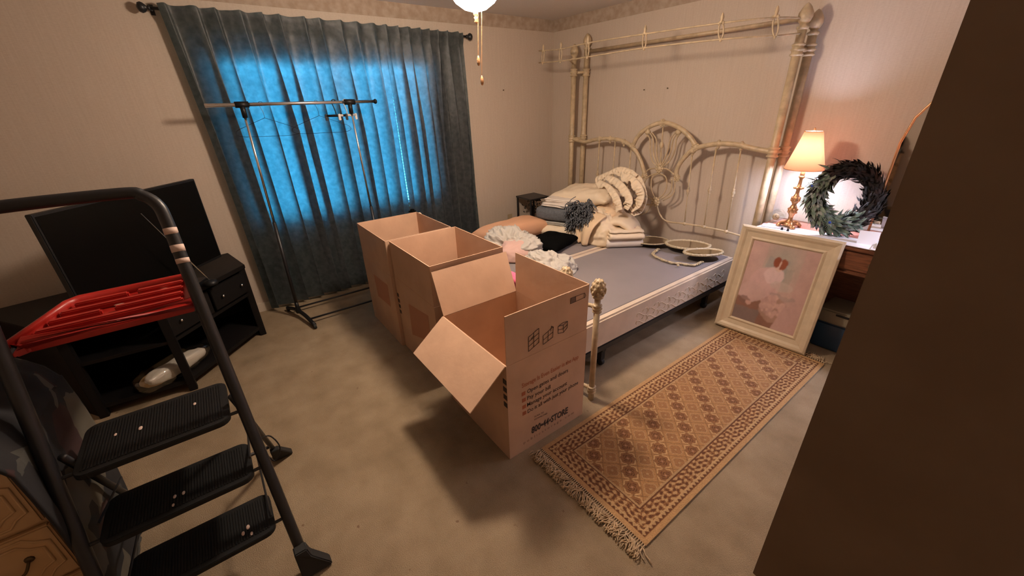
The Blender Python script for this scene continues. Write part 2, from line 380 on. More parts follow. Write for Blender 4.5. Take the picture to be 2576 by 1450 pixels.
for dx, px0, px1, zlen in ((0, (1201, 30), (1203, 140), 0), (1, (1210, 20), (1212, 190), 0)):
    n = (_f.x, _f.y, 0); n = Vector(n).normalized()
    p0 = Vector((FAN.x, FAN.y, 0)) + Vector((_r.x, _r.y, 0))*(.014+.018*dx); pt = atP(px1[0], px1[1], (FAN.x, FAN.y, 0), n)
    p0.z = 2.075; p1 = Vector((pt.x, pt.y, pt.z))
    MB().tube([p0+Vector((0, 0, .03)), p1], .0016, 6).build('pull_chain', 'brass', fan)
    MB().lathe([(.002, 0), (.004, -.004), (.008, -.016), (.009, -.03), (.006, -.042), (.001, -.046)], p1, 12).build('chain_pull', 'brass', fan, True)

# ================================================================== GARMENT RACK
gr = thing('garment_rack', 'chrome and black garment rack standing in front of the curtains', 'clothes rack', (-3.50, .3, 0))
gx = -3.58
up0 = Vector((gx, .30, 0))
tl, trt = atX(608, 262, gx+.01), atX(880, 258, gx+.01)
zbar = (tl.z+trt.z)/2; bar0, bar1 = atX(513, 262, gx), atX(942, 258, gx); bar0.z = bar1.z = zbar
MB().tube([bar0, bar1], .0125, 12).build('hanging_bar', 'chrome', gr, True)
MB().lathe([(.018, 0), (.02, .01), (.012, .02)], bar1, 14, (0, 1, 0)).build('end_cap', 'black', gr, True)
base_z = .055
for i, (tp, yb) in enumerate(((tl, .30), (trt, 1.27))):
    tp = Vector((gx, tp.y, zbar)); bt = Vector((gx, yb, base_z))
    if i == 1: bt = Vector((gx, tp.y+.04, base_z))
    mid = tp.lerp(bt, .52)
    MB().tube([tp-Vector((0, 0, .02)), mid], .009, 12).build('upper_pole', 'chrome', gr, True)
    MB().tube([mid+Vector((0, 0, .01)), bt], .0135, 12).build('lower_pole', 'blackmetal', gr, True)
    j = MB(); j.tube([tp-Vector((0, .042, 0)), tp+Vector((0, .042, 0))], .021, 14); j.tube([tp, tp-Vector((0, 0, .085))], .017, 14); j.build('tee_connector', 'black', gr, True)
    # splayed foot
    fb, ff = Vector((gx-.20, bt.y-.06, .03)), Vector((gx+.29, bt.y+.06, .03))
    ft = MB(); ft.tube(curve([fb, (gx-.08, bt.y-.02, .055), (gx, bt.y, .062), (gx+.12, bt.y+.03, .055), ff], 5), .016, 10); ft.build('foot', 'black', gr, True)
    for q in (fb, ff):
        MB().lathe([(.001, -.011), (.02, -.011), (.021, -.008), (.021, .008), (.02, .011), (.001, .011)], q+Vector((.012, 0, -.008)), 14, (0, 1, 0)).build('caster', 'rubber', gr, True)
    MB().lathe([(.02, 0), (.023, .02), (.016, .06), (.015, .1)], bt-Vector((0, 0, .01)), 12).build('pole_socket', 'black', gr, True)
yB = trt.y+.04
for dx in (-.10, .20):
    dy = .03 if dx < 0 else -.0
    MB().tube([(gx+dx, .30+dx*.245, .05), (gx+dx, yB+dx*.245, .05)], .008, 10).build('bottom_rail', 'blackmetal', gr, True)
# hangers
def hanger(yc, kind, label, m, cat='hanger'):
    c = Vector((gx, yc, zbar)); t = thing('clothes_hanger', label, cat, c, None)
    hk = [c+Vector((0, .016*math.cos(a), .004+.016*math.sin(a)))-Vector((0, 0, 0)) for a in np.linspace(-.3, math.pi+.2, 10)]
    if kind == 'wire':
        w_ = .20
        p = [c+Vector((.0, .016*math.cos(a), .002+.016*math.sin(a))) for a in np.linspace(-.2, math.pi, 9)]
        p += [c+Vector((.004, 0, -.05)), c+Vector((.006, 0, -.09))]
        MB().tube(curve(p, 3), .0016, 6).build('hook', m, t)
        q = [c+Vector((.006, 0, -.09)), c+Vector((.06, .12, -.14)), c+Vector((.09, .19, -.175)), c+Vector((.085, .17, -.21)), c+Vector((0, 0, -.215)), c+Vector((-.085, -.17, -.21)), c+Vector((-.09, -.19, -.175)), c+Vector((-.06, -.12, -.14)), c+Vector((.006, 0, -.09))]
        MB().tube(curve(q, 4), .0016, 6).build('wire_body', m, t)
    else:
        s = 1 if kind == 'black' else .9
        ang = .45 if kind == 'black' else -.5
        d = Vector((math.sin(ang)*.6, math.cos(ang), 0)).normalized()
        p = [c+Vector((0, .017*math.cos(a), .003+.017*math.sin(a))) for a in np.linspace(-.4, math.pi*1.02, 9)]+[c+Vector((0, -.002, -.06)), c+Vector((0, 0, -.085))]
        MB().tube(curve(p, 3), .0038, 8).build('hook', m, t, True)
        a0, a1 = c+Vector((0, 0, -.095))-d*.075, c+Vector((0, 0, -.095))+d*.075
        bar = MB(); bar.tube([a0, a1], .009, 8); bar.build('bar', m, t, True)
        for e in (a0, a1):
            MB().box((e.x-.008, e.y-.009, e.z-.035), (e.x+.008, e.y+.009, e.z+.012)).build('clip', m, t, bevel=.003)
hy = atX(845, 258, gx).y
hanger(atX(843, 258, gx).y-.01, 'black', 'black clip hanger hooked over the rack bar beside its right connector', 'black')
hanger(atX(862, 258, gx).y+.02, 'clear', 'milky white plastic clip hanger on the rack bar, overlapping the black one', 'clearplastic')
hanger(atX(655, 258, gx).y, 'wire', 'thin wire hanger on the left part of the rack bar', 'blackmetal')
hanger(atX(795, 258, gx).y, 'wire', 'thin wire hanger hanging nearer the middle of the rack bar', 'blackmetal')

# ================================================================== TV + STAND
A, B, C_, D_, E_ = [Vector((x, y, 0)) for x, y in ((-3.47, .03), (-2.94, -.46), (-2.97, -.92), (-3.60, -1.35), (-3.88, -.05))]
ts = thing('tv_stand', 'black corner tv stand beside the left edge of the curtains', 'tv stand', (-3.4, -.5, 0))
poly = [A, B, C_, D_, E_]
def prism(z0, z1, inset=0):
    c = sum(poly, Vector())/5
    return MB().slab([p.lerp(c, inset)+Vector((0, 0, z0)) for p in poly], (0, 0, 1), z1-z0)
prism(.57, .60).build('top_panel', 'blackwood', ts, bevel=.003)
prism(.06, .085, .02).build('bottom_shelf', 'blackwood', ts)
prism(.36, .38, .02).build('middle_shelf', 'blackwood', ts)
for p, q, nm in ((C_, D_, 'side_panel'), (D_, E_, 'back_panel'), (E_, A, 'side_panel')):
    d = (q-p).normalized(); n = Vector((-d.y, d.x, 0)); c = sum(poly, Vector())/5
    if n.dot(c-p) < 0: n = -n
    MB().slab([p+n*.01+Vector((0, 0, .0 if nm[0] == 's' else .06)), q+n*.01+Vector((0, 0, .0 if nm[0] == 's' else .06)), q+n*.01+Vector((0, 0, .57)), p+n*.01+Vector((0, 0, .57))], n, .02).build(nm, 'blackwood', ts)
for p in (A, B, C_):
    c = sum(poly, Vector())/5; q = p.lerp(c, .05)
    MB().box((q.x-.022, q.y-.022, 0), (q.x+.022, q.y+.022, .57)).build('post', 'blackwood', ts, bevel=.003)
fd = (B-A).normalized(); fn = Vector((-fd.y, fd.x, 0)); fn = fn if fn.x > 0 else -fn
for i in range(2):
    a = A+fd*(.03+.345*i); b = A+fd*(.355+.345*i)
    d_ = MB().slab([a+Vector((0, 0, .395)), b+Vector((0, 0, .395)), b+Vector((0, 0, .555)), a+Vector((0, 0, .555))], -fn, .018).build('drawer', 'blackwood', ts, bevel=.003)
    for k in (.22, .78):
        q = a.lerp(b, k)+Vector((0, 0, .475)); MB().lathe([(.004, 0), (.004, .01), (.009, .014), (.009, .02), (.001, .023)], q, 10, fn).build('knob', 'chrome', d_, True)
# tv
tn = Vector((.653, .757, 0)).normalized(); td = Vector((-.757, .653, 0)).normalized()
tc = Vector((-3.475-.653*.1, .03-.757*.1, 0))
def onTV(x, y): return atP(x, y, tc, tn)
pTL, pTR, pBR = onTV(75, 540), onTV(490, 455), onTV(550, 652)
mid = (pTL+pBR)/2; wv = (pTR-pTL).length*.5; cz = (pTL.z+pTR.z)/2-.275; cxy = Vector(((pTL.x+pTR.x)/2, (pTL.y+pTR.y)/2, 0))
tv = thing('television', 'large black flat screen television on the corner stand', 'television', (cxy.x, cxy.y, .60))
def tvbox(w0, w1, z0, z1, d0, d1):
    m = MB(); vs = []
    for dd in (d0, d1):
        for (a, b) in ((w0, z0), (w1, z0), (w1, z1), (w0, z1)): vs.append(cxy+td*a+tn*dd+Vector((0, 0, b)))
    return m.add(vs, [(0, 1, 2, 3), (7, 6, 5, 4), (0, 4, 5, 1), (1, 5, 6, 2), (2, 6, 7, 3), (3, 7, 4, 0)])
tvbox(-wv, wv, cz-.28, cz+.28, -.035, 0).build('casing', 'black', tv, bevel=.003)
tvbox(-wv+.012, wv-.012, cz-.262, cz+.268, .0005, .002).build('screen', 'screen', tv)
tvbox(-.05, .05, .62, cz-.2, -.05, -.03).build('neck', 'black', tv)
b_ = MB(); b_.slab([cxy+td*a+tn*c+Vector((0, 0, .6005)) for a, c in ((-.22, -.12), (-.26, .04), (0, .10), (.26, .04), (.22, -.12))], (0, 0, 1), .018); b_.build('base', 'black', tv, bevel=.004)
an = thing('rabbit_ear_antenna', 'small rabbit ear antenna with two silver rods in front of the television', 'antenna', (0, 0, .6))
cbase = cxy+td*.17+tn*.13+Vector((0, 0, .601)); an.matrix_basis = Matrix.Translation(cbase)
MB().lathe([(.04, 0), (.042, .008), (.035, .025), (.012, .035), (.001, .036)], cbase, 18).build('base', 'black', an, True)
pl = cbase+Vector((0, 0, .03))
for px in ((355, 538), (437, 622)): MB().tube([pl, atP(px[0], px[1], cbase, tn)], .0022, 6).build('rod', 'chrome', an)
# looped cable over the front of the stand
cp = [atP(x, y, A+fn*.012, fn) for x, y in ((312, 770), (318, 800), (345, 808), (370, 803), (385, 790), (392, 775))]
tag(MB().tube(curve(cp, 6), .0035, 6).build('looped_cable', 'cable', None, True), 'pale looped cable hanging over the tv stand below the red tray', 'cable')
# plastic-wrapped linens on the bottom shelf
def bundle_cloth(name, label, cat, c, sc, rot, m, nz=.1, ns=6, seg=26, sq=.6, group=None, parent=None):
    o = MB().ball((0, 0, 0), 1, seg, sc, 0, sq=sq)
    r = rot if rot else Matrix.Identity(4)
    vs = []
    for v in o.v:
        v = Vector(v); w = noise.noise((v+Vector(c))*ns)+.5*noise.noise((v+Vector(c))*ns*2.2)
        n = Vector((v.x/sc[0]**2, v.y/sc[1]**2, v.z/sc[2]**2)); n = n.normalized() if n.length else n
        v = v+n*w*nz; v = r @ v; v = v+Vector(c); vs.append(tuple(v))
    o.v = vs; ob = o.build(name, m, parent, True)
    return tag(ob, label, cat, group) if label else ob
lc = Vector((-3.02, -.50, .0))
l0, l1 = atZ(395, 965, .14), atZ(510, 885, .16)
ldir = (l1-l0); lang = math.atan2(ldir.y, ldir.x)
pc = (l0+l1)/2+Vector((-.03, -.02, 0)); pc.z = .15
pk = thing('packaged_linens', 'white folded linens in a clear plastic bag on the tv stand bottom shelf', 'linens', (pc.x, pc.y, .086))
bundle_cloth('folded_cloth', None, None, pc, (.19, .05, .045), RZ(lang), 'whitecloth', .012, 14, parent=pk)
bundle_cloth('lower_cloth', None, None, pc+Vector((-.02, -.04, -.02)), (.18, .07, .03), RZ(lang), 'chest', .008, 14, parent=pk)
bundle_cloth('plastic_wrap', None, None, pc+Vector((-.005, -.01, .0)), (.235, .085, .062), RZ(lang), 'clear', .015, 12, parent=pk)

# ================================================================== STEP LADDER
ld = thing('step_ladder', 'black folding step ladder with a red plastic tray on top', 'step ladder', (-1.6, -.36, 0))
LZ = .03
def LR(z): return Vector((-1.262-.33*z, -.112-.030*z, z))       # right front rail
def LL(z): return Vector((-1.262-.33*z, -.635+.030*z, z))       # left front rail
hz = 1.425
arc = [LR(.06), LR(.4), LR(.8), LR(1.2), LR(1.33)]
tr_, tl_ = LR(hz), LL(hz)
hp = arc+[LR(1.385)+Vector((0, -.006, 0)), tr_+Vector((-.005, -.035, -.008)), tr_+Vector((-.01, -.08, .004)), tl_+Vector((-.01, .08, .004)), tl_+Vector((-.005, .035, -.008)), LL(1.385)+Vector((0, .006, 0)), LL(1.33), LL(1.2), LL(.8), LL(.4), LL(.06)]
MB().tube(curve(hp, 5), .0185, 14).build('frame_rail', 'blackmetal', ld, True)
# paint marks on the rail
for z, s in ((1.30, .9), (1.245, 1), (1.205, .7)):
    MB().tube([LR(z)+Vector((0, 0, .012*s))+Vector((-.33*.012*s, 0, 0)), LR(z)-Vector((0, 0, .01*s))+Vector((.33*.01*s, 0, 0))], .0191, 14).build('paint_smear', 'paint', ld, True)
ftp = [(.013, .0), (.013, .02)]
for L_, s in ((LR, 1), (LL, -1)):
    p = L_(.1)
    f_ = MB(); y_ = p.y; f_.slab([(-1.275, y_-s*.022, .005), (-1.275, y_+s*.085, .005), (-1.275, y_+s*.082, .022), (-1.285, y_+s*.030, .10), (-1.295, y_+s*.022, .135), (-1.295, y_-s*.022, .135)], (1, 0, 0), .042)
    f_.build('rubber_foot', 'rubber', ld, bevel=.004)
# rear legs
hinge = Vector((-1.56, 0, .80))
for s, yb, yt in ((1, -.118, -.155), (-1, -.63, -.59)):
    b0 = Vector((-1.985, yb, .03)); t0 = Vector((-1.53, yt, .72))
    MB().tube([t0, b0], .011, 10).build('rear_leg', 'blackmetal', ld, True)
    MB().slab([(b0.x, yb-s*.018, .003), (b0.x, yb+s*.07, .003), (b0.x, yb+s*.068, .014), (b0.x+.04, yb+s*.018, .10), (b0.x+.04, yb-s*.018, .10)], (1, 0, 0), .036).build('rubber_foot', 'rubber', ld, bevel=.003)
MB().tube([Vector((-1.92, -.12, .13)), Vector((-1.92, -.63, .13))], .008, 8).build('rear_crossbar', 'blackmetal', ld, True)
for y in (-.165, -.575):
    MB().tube([Vector((-1.35, y, .28)), Vector((-1.86, y+.01*(1 if y < -.3 else -1), .24))], .004, 6).build('brace', 'blackmetal', ld)
    MB().tube([Vector((-1.44, y, .5)), Vector((-1.74, y, .42))], .004, 6).build('brace', 'blackmetal', ld)
for z, dep in ((.258, .20), (.472, .21), (.69, .28)):
    xf = -1.262-.33*z+.045; y0, y1 = -.595+.030*z+.002, -.150-.030*z-.002
    if z > .6: dep = .27
    r = .035; pts = []
    for cx_, cy_, a0 in ((xf-r, y1-r, 0), (xf-dep+r, y1-r, 90), (xf-dep+r, y0+r, 180), (xf-r, y0+r, 270)):
        for k in range(5): a = math.radians(a0+k*22.5); pts.append((cx_+r*math.cos(a), cy_+r*math.sin(a), z-.022))
    stp = MB().slab(pts, (0, 0, 1), .020).build('step', 'tread', ld, bevel=.002)
    rb_ = MB(); y = y0+.02
    n_ = 46
    for k in range(n_):
        yy = y0+.02+(y1-y0-.04)*k/(n_-1)
        rb_.box((xf-dep+.02, yy-.0022, z-.002), (xf-.022, yy+.0022, z+.0008))
    rb_.build('tread_ribs', 'tread', stp)
    MB().tube([LL(z-.012), LR(z-.012)], .006, 8).build('step_pin', 'blackmetal', ld)
    if True:
        rnd = random.Random(int(z*100))
        for k in range(3):
            sx, sy = xf-.03-rnd.random()*(dep-.09), y0+.06+rnd.random()*(y1-y0-.12)
            MB().ball((sx, sy, z+.001), .005+.003*rnd.random(), 8, (1.5, .8, .25)).build('paint_drop', 'paint', stp, True)
# red tray
zt = 1.06
t1, t2, t3, t4 = atZ(478, 748, zt), atZ(458, 692, zt), atZ(190, 742, zt), atZ(62, 842, zt)
trm = MB()
fl_ = Vector((-1.66, -.62, zt)); yR, yL = -.165, -.60
xF, xB = -1.69, -1.99
outl = [(xF, yR), (xB+.02, yR-.01), (xB, yR-.03), (xB, yL+.10), (xB+.03, yL+.07), (xF+.02, yL-.01), (xF, yL+.02)]
tb = MB().slab([(x, y, zt-.052) for x, y in outl], (0, 0, 1), .026).build('tray', 'red', ld, bevel=.005)
rim = MB().tube([(x, y, zt-.016) for x, y in outl], .013, 10, closed=True, flat=1.6).build('tray_rim', 'red', tb, True)
for i, (fx, a, b) in enumerate(((.12, .06, .97), (.34, .10, .40), (.34, .48, .97), (.56, .14, .97), (.78, .2, .55), (.78, .6, .97))):
    x = xF+(xB-xF)*(fx+.06); ya, yb = yR+(yL-yR)*(1-b)*.9-.02, yR+(yL-yR)*(1-a)*.98
    MB().box((x-.012, yb, zt-.026), (x+.012, ya, zt-.006)).build('tray_rib', 'red', tb, bevel=.004)
rnd = random.Random(4)
for k in range(12):
    MB().ball((xB+.05+rnd.random()*.08, yR-.08-rnd.random()*.17, zt-.022+.001), .004+.004*rnd.random(), 7, (1, 2, .3)).build('paint_fleck', 'paint', tb, True)
for y in (yR+.005, yL+.0):
    MB().tube([(-1.60, y+.0, zt-.02), (-1.72, y, zt-.02)], .006, 8).build('tray_hinge', 'blackmetal', ld)
# cord loop near the ladder rail
cq = [LR(.56)+Vector((0, .012, 0)), LR(.56)+Vector((.0, .045, -.01)), LR(.53)+Vector((0, .06, -.04)), LR(.50)+Vector((0, .03, -.05)), LR(.52)+Vector((0, .013, -.03))]
MB().tube(curve(cq, 5), .0025, 6).build('strap_loop', 'blackmetal', ld)

# ================================================================== CHEST + CLOTHES, LOWER LEFT
ch = thing('chest_of_drawers', 'cream painted chest of drawers with grooved fronts and bronze pulls, behind the ladder', 'chest of drawers', (-1.75, -1.05, 0))
cx0, cx1, cy0, cy1, cz1 = -1.98, -1.5, -1.50, -.665, .79
MB().box((cx0, cy0, .06), (cx1-.02, cy1, cz1-.02)).build('carcass', 'chest', ch)
MB().box((cx0-.0, cy0-.01, cz1-.02), (cx1+.012, cy1+.012, cz1)).build('top', 'chest', ch, bevel=.006)
for i in range(3):
    z0, z1 = .09+.228*i, .30+.228*i
    dw = MB().box((cx1-.02, cy0+.02, z0), (cx1, cy1-.02, z1)).build('drawer', 'chest', ch, bevel=.005)
    for ins in (.018, .036):
        a, b, zc0, zc1 = cy0+.02+ins, cy1-.02-ins, z0+ins, z1-ins; k = .045
        pts = [(cx1, a+k, zc0), (cx1, b-k, zc0), (cx1, b-k*.6, zc0+k*.5), (cx1, b, zc0+k*.8), (cx1, b, zc1-k*.8), (cx1, b-k*.6, zc1-k*.5), (cx1, b-k, zc1), (cx1, a+k, zc1), (cx1, a+k*.6, zc1-k*.5), (cx1, a, zc1-k*.8), (cx1, a, zc0+k*.8), (cx1, a+k*.6, zc0+k*.5)]
        MB().tube(pts, .0045, 6, closed=True).build('moulding', 'chest', dw, True)
    for yc in (cy0+.2, cy1-.14):
        zc = (z0+z1)/2
        pl_ = MB(); pl_.tube(curve([(cx1+.004, yc-.045, zc+.01), (cx1+.02, yc-.03, zc-.018), (cx1+.024, yc, zc-.026), (cx1+.02, yc+.03, zc-.018), (cx1+.004, yc+.045, zc+.01)], 4), .004, 8)
        pl_.lathe([(.012, 0), (.01, .004), (.001, .006)], (cx1, yc-.045, zc+.01), 10, (1, 0, 0)); pl_.lathe([(.012, 0), (.01, .004), (.001, .006)], (cx1, yc+.045, zc+.01), 10, (1, 0, 0))
        pl_.build('drawer_pull', 'pull', dw, True)
for x, y in ((cx0+.03, cy0+.03), (cx1-.05, cy0+.03), (cx0+.03, cy1-.03), (cx1-.05, cy1-.03)): MB().box((x-.02, y-.02, 0), (x+.02, y+.02, .06)).build('foot', 'chest', ch)

def argyle():
    m = bpy.data.materials.new('diamond_pattern_wool'); m.use_nodes = True; nt = m.node_tree; N = nt.nodes; L = nt.links
    b = N['Principled BSDF']; b.inputs['Roughness'].default_value = .9; g = N.new('ShaderNodeTexCoord')
    mp = N.new('ShaderNodeMapping'); mp.inputs['Rotation'].default_value = (.6, .3, .8); mp.inputs['Scale'].default_value = (7, 7, 7); L.new(g.outputs['Object'], mp.inputs[0])
    c = N.new('ShaderNodeTexVoronoi'); c.distance = 'MANHATTAN'; c.inputs['Scale'].default_value = 1; L.new(mp.outputs[0], c.inputs[0])
    r = N.new('ShaderNodeValToRGB'); e = r.color_ramp.elements; e[0].position = .0; e[0].color = (.012, .012, .014, 1); e[1].position = .48; e[1].color = (.012, .012, .014, 1)
    r.color_ramp.interpolation = 'CONSTANT'
    for p, cc in ((.58, (.05, .05, .045)), (.70, (.012, .012, .014)), (.78, (.035, .014, .014)), (.92, (.09, .08, .06))):
        x = r.color_ramp.elements.new(p); x.color = (*cc, 1)
    sp = N.new('ShaderNodeSeparateColor'); L.new(c.outputs['Color'], sp.inputs[0]); L.new(sp.outputs[0], r.inputs[0]); L.new(r.outputs[0], b.inputs['Base Color']); return m
M['argyle'] = argyle()
# heap of blankets on the chest, spilling over its right side
hb = MB(); nu, nv = 60, 46; vs = []
prof = [(-1.50, -.02), ]
for j in range(nv+1):
    v = j/nv                              # 0 far left of chest .. 1 floor beside ladder
    for i in range(nu+1):
        u = i/nu                          # across depth x
        x = -1.99+.53*u
        s = v*1.65
        if s < .62: y = -1.38+s; z = cz1+.03+.20*math.sin(min(1, s/.62)*math.pi*.80)*math.sin(math.pi*min(.98, .06+.9*u))**.6
        else:
            q = s-.62; y = -.735+.092*min(1, q/.12)+.02*math.sin(q*5); z = max(.015, cz1+.145-q*1.0+(.02 if q < .1 else 0))
            x = -1.93+.55*u-.05*q
        nn = noise.noise((x*9, y*9, z*6)); n2 = noise.noise((x*22, y*22, z*14))
        vs.append((x+.02*nn, y+(.022*nn+.008*n2 if s < .6 else .014*nn), max(z+.03*nn+.01*n2, .012 if s > .8 else cz1+.012)))
hb.add(vs, [(j*(nu+1)+i, j*(nu+1)+i+1, (j+1)*(nu+1)+i+1, (j+1)*(nu+1)+i) for j in range(nv) for i in range(nu)])
ho = hb.build('wool_blanket', 'argyle', None, True); sd = ho.modifiers.new('thick', 'SOLIDIFY'); sd.thickness = .008
tag(ho, 'dark diamond-patterned blanket heaped on the cream chest and hanging down its side', 'blanket')
tag(bundle_cloth('duffel_bag', 'x', 'bag', (-1.72, -1.30, cz1+.17), (.20, .16, .16), None, 'velvet', .03, 5), 'black soft bag on the chest of drawers at the left edge', 'bag')
tag(bundle_cloth('folded_scarf', 'x', 'scarf', (-1.56, -1.05, cz1+.245), (.06, .09, .02), None, 'teal', .01, 9), 'small dark teal cloth lying on top of the patterned blanket', 'cloth')

# ================================================================== CARDBOARD BOXES
T = .006
def cbox(name, label, x0, x1, y0, y1, h, flaps, fl=.255):
    t = thing(name, label, 'box', ((x0+x1)/2, (y0+y1)/2, 0), 'large cardboard moving boxes in a row')
    MB().box((x0, y0, .001), (x1, y1, .008)).build('bottom_panel', 'card', t)
    for lo, hi in (((x0, y0, .008), (x1, y0+T, h)), ((x0, y1-T, .008), (x1, y1, h)), ((x0, y0+T, .008), (x0+T, y1-T, h)), ((x1-T, y0+T, .008), (x1, y1-T, h))):
        MB().box(lo, hi).build('side_panel', 'card', t)
    for side, ang in flaps.items():   # ang from vertical, outward positive
        a = math.radians(ang); g = .004
        if side == 'y0': p, q, n = Vector((x0+g, y0+T/2, h)), Vector((x1-g, y0+T/2, h)), Vector((0, -1, 0))
        if side == 'y1': p, q, n = Vector((x0+g, y1-T/2, h)), Vector((x1-g, y1-T/2, h)), Vector((0, 1, 0))
        if side == 'x0': p, q, n = Vector((x0+T/2, y0+g, h)), Vector((x0+T/2, y1-g, h)), Vector((-1, 0, 0))
        if side == 'x1': p, q, n = Vector((x1-T/2, y0+g, h)), Vector((x1-T/2, y1-g, h)), Vector((1, 0, 0))
        d = n*math.sin(a)+Vector((0, 0, 1))*math.cos(a); nn = n*math.cos(a)-Vector((0, 0, 1))*math.sin(a)
        off = nn*(-T/2)+Vector((0, 0, .001))+ (n*(.004) if ang > 60 else Vector())
        MB().slab([p+off, q+off, q+off+d*fl, p+off+d*fl], nn, T*.8).build('flap', 'card', t)
    return t
nb = cbox('moving_box', 'nearest open cardboard box, with storage advice and phone number printed on its face', -1.815, -1.208, .832, 1.352, .575, {'x1': 0, 'y1': 1, 'y0': 129, 'x0': 22})
mb_ = cbox('moving_box', 'middle open cardboard box with upright flaps, directly behind the printed one', -2.556, -1.945, .845, 1.356, .572, {'x1': 0, 'y1': 0, 'y0': 0, 'x0': 0}, .258)
fb_ = cbox('moving_box', 'farthest open cardboard box, nearest the curtains', -3.172, -2.566, .822, 1.330, .572, {'x1': 0, 'y1': 0, 'y0': 0, 'x0': 0}, .258)

def text_on(s, pa, pb, up, n, m, name, parent, hgt=None, bold=0, space=1):
    cu = bpy.data.curves.new('t', 'FONT'); cu.body = s; cu.size = 1; cu.offset = bold; cu.space_character = space; cu.resolution_u = 2
    ob = bpy.data.objects.new('t', cu); COL.objects.link(ob); dg = bpy.context.evaluated_depsgraph_get()
    me = bpy.data.meshes.new_from_object(ob.evaluated_get(dg)); bpy.data.objects.remove(ob)
    xs = [v.co.x for v in me.vertices]; x0, x1 = min(xs), max(xs)
    d = pb-pa; sc = d.length/(x1-x0); d.normalize(); up = (up-d*up.dot(d)).normalized(); sy = (hgt/.7) if hgt else sc
    for v in me.vertices:
        c = v.co.copy(); v.co = pa+d*(c.x-x0)*sc+up*c.y*sy+n*.0012
    me.materials.clear(); me.materials.append(M[m]); me.update()
    o = bpy.data.objects.new(name, me); COL.objects.link(o); o.parent = parent; o.matrix_parent_inverse = parent.matrix_basis.inverted(); return o
FX = -1.208; nX = Vector((1, 0, 0)); Zv = Vector((0, 0, 1))
def F(x, y): return atX(x, y, FX)
faces = [o for o in nb.children if o.name.startswith('side_panel')]
pf = faces[-1] if faces else nb
def side(o): return max(v.co.x for v in o.data.vertices)
for s, a, b, m, hh, bo, sp in (
    ('Storage Is Even Easier in the App', (1312.7, 977), (1455, 902), 'orangeink', .026, .012, 1),
    ('Open gates and doors', (1326, 990.5), (1428.7, 935.5), 'ink', .024, .01, 1),
    ('Pay your bill', (1326, 1007), (1384.3, 977.5), 'ink', .024, .01, 1),
    ('Manage your account', (1326, 1024), (1426, 968), 'ink', .024, .01, 1),
    ('Do it all with just your phone', (1327.4, 1040), (1454, 966), 'ink', .024, .01, 1),
    ('SCAN TO', (1344, 1051), (1368, 1039), 'ink', .010, .01, 1),
    ('DOWNLOAD', (1344, 1058), (1376, 1042), 'ink', .010, .01, 1),
    ('800\u202244\u2022STORE', (1336.8, 1091.5), (1427.9, 1038.5), 'ink', .042, .03, 1),
    ('publicstorage.com', (1317, 1117.7), (1443, 1040), 'grayink', .016, 0, 1.6)):
    text_on(s, F(*a), F(*b), Zv, nX, m, 'printed_text', nb, hh, bo, sp)
for (x, y) in ((1317, 991), (1318, 1007), (1318.5, 1024), (1319, 1040)):
    c = F(x, y); MB().box((FX, c.y-.011, c.z-.011), (FX+.001, c.y+.011, c.z+.011)).build('printed_bullet', 'orangeink', nb)
def lines(segs, m, name, parent, r=.0014):
    b = MB()
    for p, q in segs: b.tube([p+nX*.0005, q+nX*.0005], r, 4)
    return b.build(name, m, parent)
def G(x, y): return F(1300+x/3.535, 740+y/3.535)
def quad(a, b, c, d): return [(a, b), (b, c), (c, d), (d, a)]
s1 = [G(*p) for p in ((105, 385), (197, 305), (197, 430), (105, 512))]
lines(quad(*s1)+[((s1[0]+s1[1])/2, (s1[3]+s1[2])/2), (s1[0].lerp(s1[3], .33), s1[1].lerp(s1[2], .33)), (s1[0].lerp(s1[3], .66), s1[1].lerp(s1[2], .66)), (G(128, 402), G(152, 372))], 'ink', 'printed_diagram', nb)
s2 = [G(*p) for p in ((235, 372), (325, 290), (320, 385), (235, 450))]
lines(quad(*s2)+[((s2[0]+s2[1])/2, (s2[3]+s2[2])/2), (s2[0].lerp(s2[3], .5), s2[1].lerp(s2[2], .5)), (G(300, 330), G(310, 285)), (G(310, 285), G(328, 300))], 'ink', 'printed_diagram', nb)
s3 = [G(*p) for p in ((367, 290), (415, 275), (415, 342), (367, 352))]
lines(quad(*s3)+[(G(415, 275), G(452, 242)), (G(452, 242), G(448, 300)), (G(448, 300), G(415, 342)), (G(367, 290), G(410, 255)), (G(410, 255), G(452, 242)), (s3[0].lerp(s3[3], .5), s3[1].lerp(s3[2], .5)), (s3[1].lerp(s3[2], .5), G(450, 272))], 'ink', 'printed_diagram', nb)
lb = [G(*p) for p in ((478, 40), (600, -8), (600, 32), (478, 88))]
lines(quad(*lb)+[(G(525, 22), G(525, 68)), (G(605, -10), G(614, 15)), (G(614, 15), G(602, 36))], 'ink', 'printed_label', nb, .0012)
MB().slab([G(484, 42)+nX*.0003, G(522, 28)+nX*.0003, G(522, 66)+nX*.0003, G(484, 82)+nX*.0003], nX, .0006).build('printed_patch', 'grayink', nb)
# tape-measure marks on the edge of each box and orange printed panels on the two tall ones
for (t, xe, ye) in ((nb, -1.208, .832), (mb_, -2.556, .845)):
    for k in range(4):
        z = .47-.045*k if t is nb else .42-.045*k
        x0_ = xe-.03 if t is nb else xe
        MB().box((x0_, ye-.0015, z), (x0_+.028, ye-.0002, z+.027)).build('printed_mark', 'ink', t)
for t, pts, Y in ((mb_, ((1028, 765), (1077, 795), (1084, 860), (1038, 842)), .8445), (fb_, ((940, 690), (975, 718), (983, 772), (952, 745)), .8215)):
    MB().slab([atY(x, y, Y) for x, y in pts], (0, -1, 0), .0008).build('printed_panel', mat('faded_orange_ink', (.46, .22, .13), .85), t)

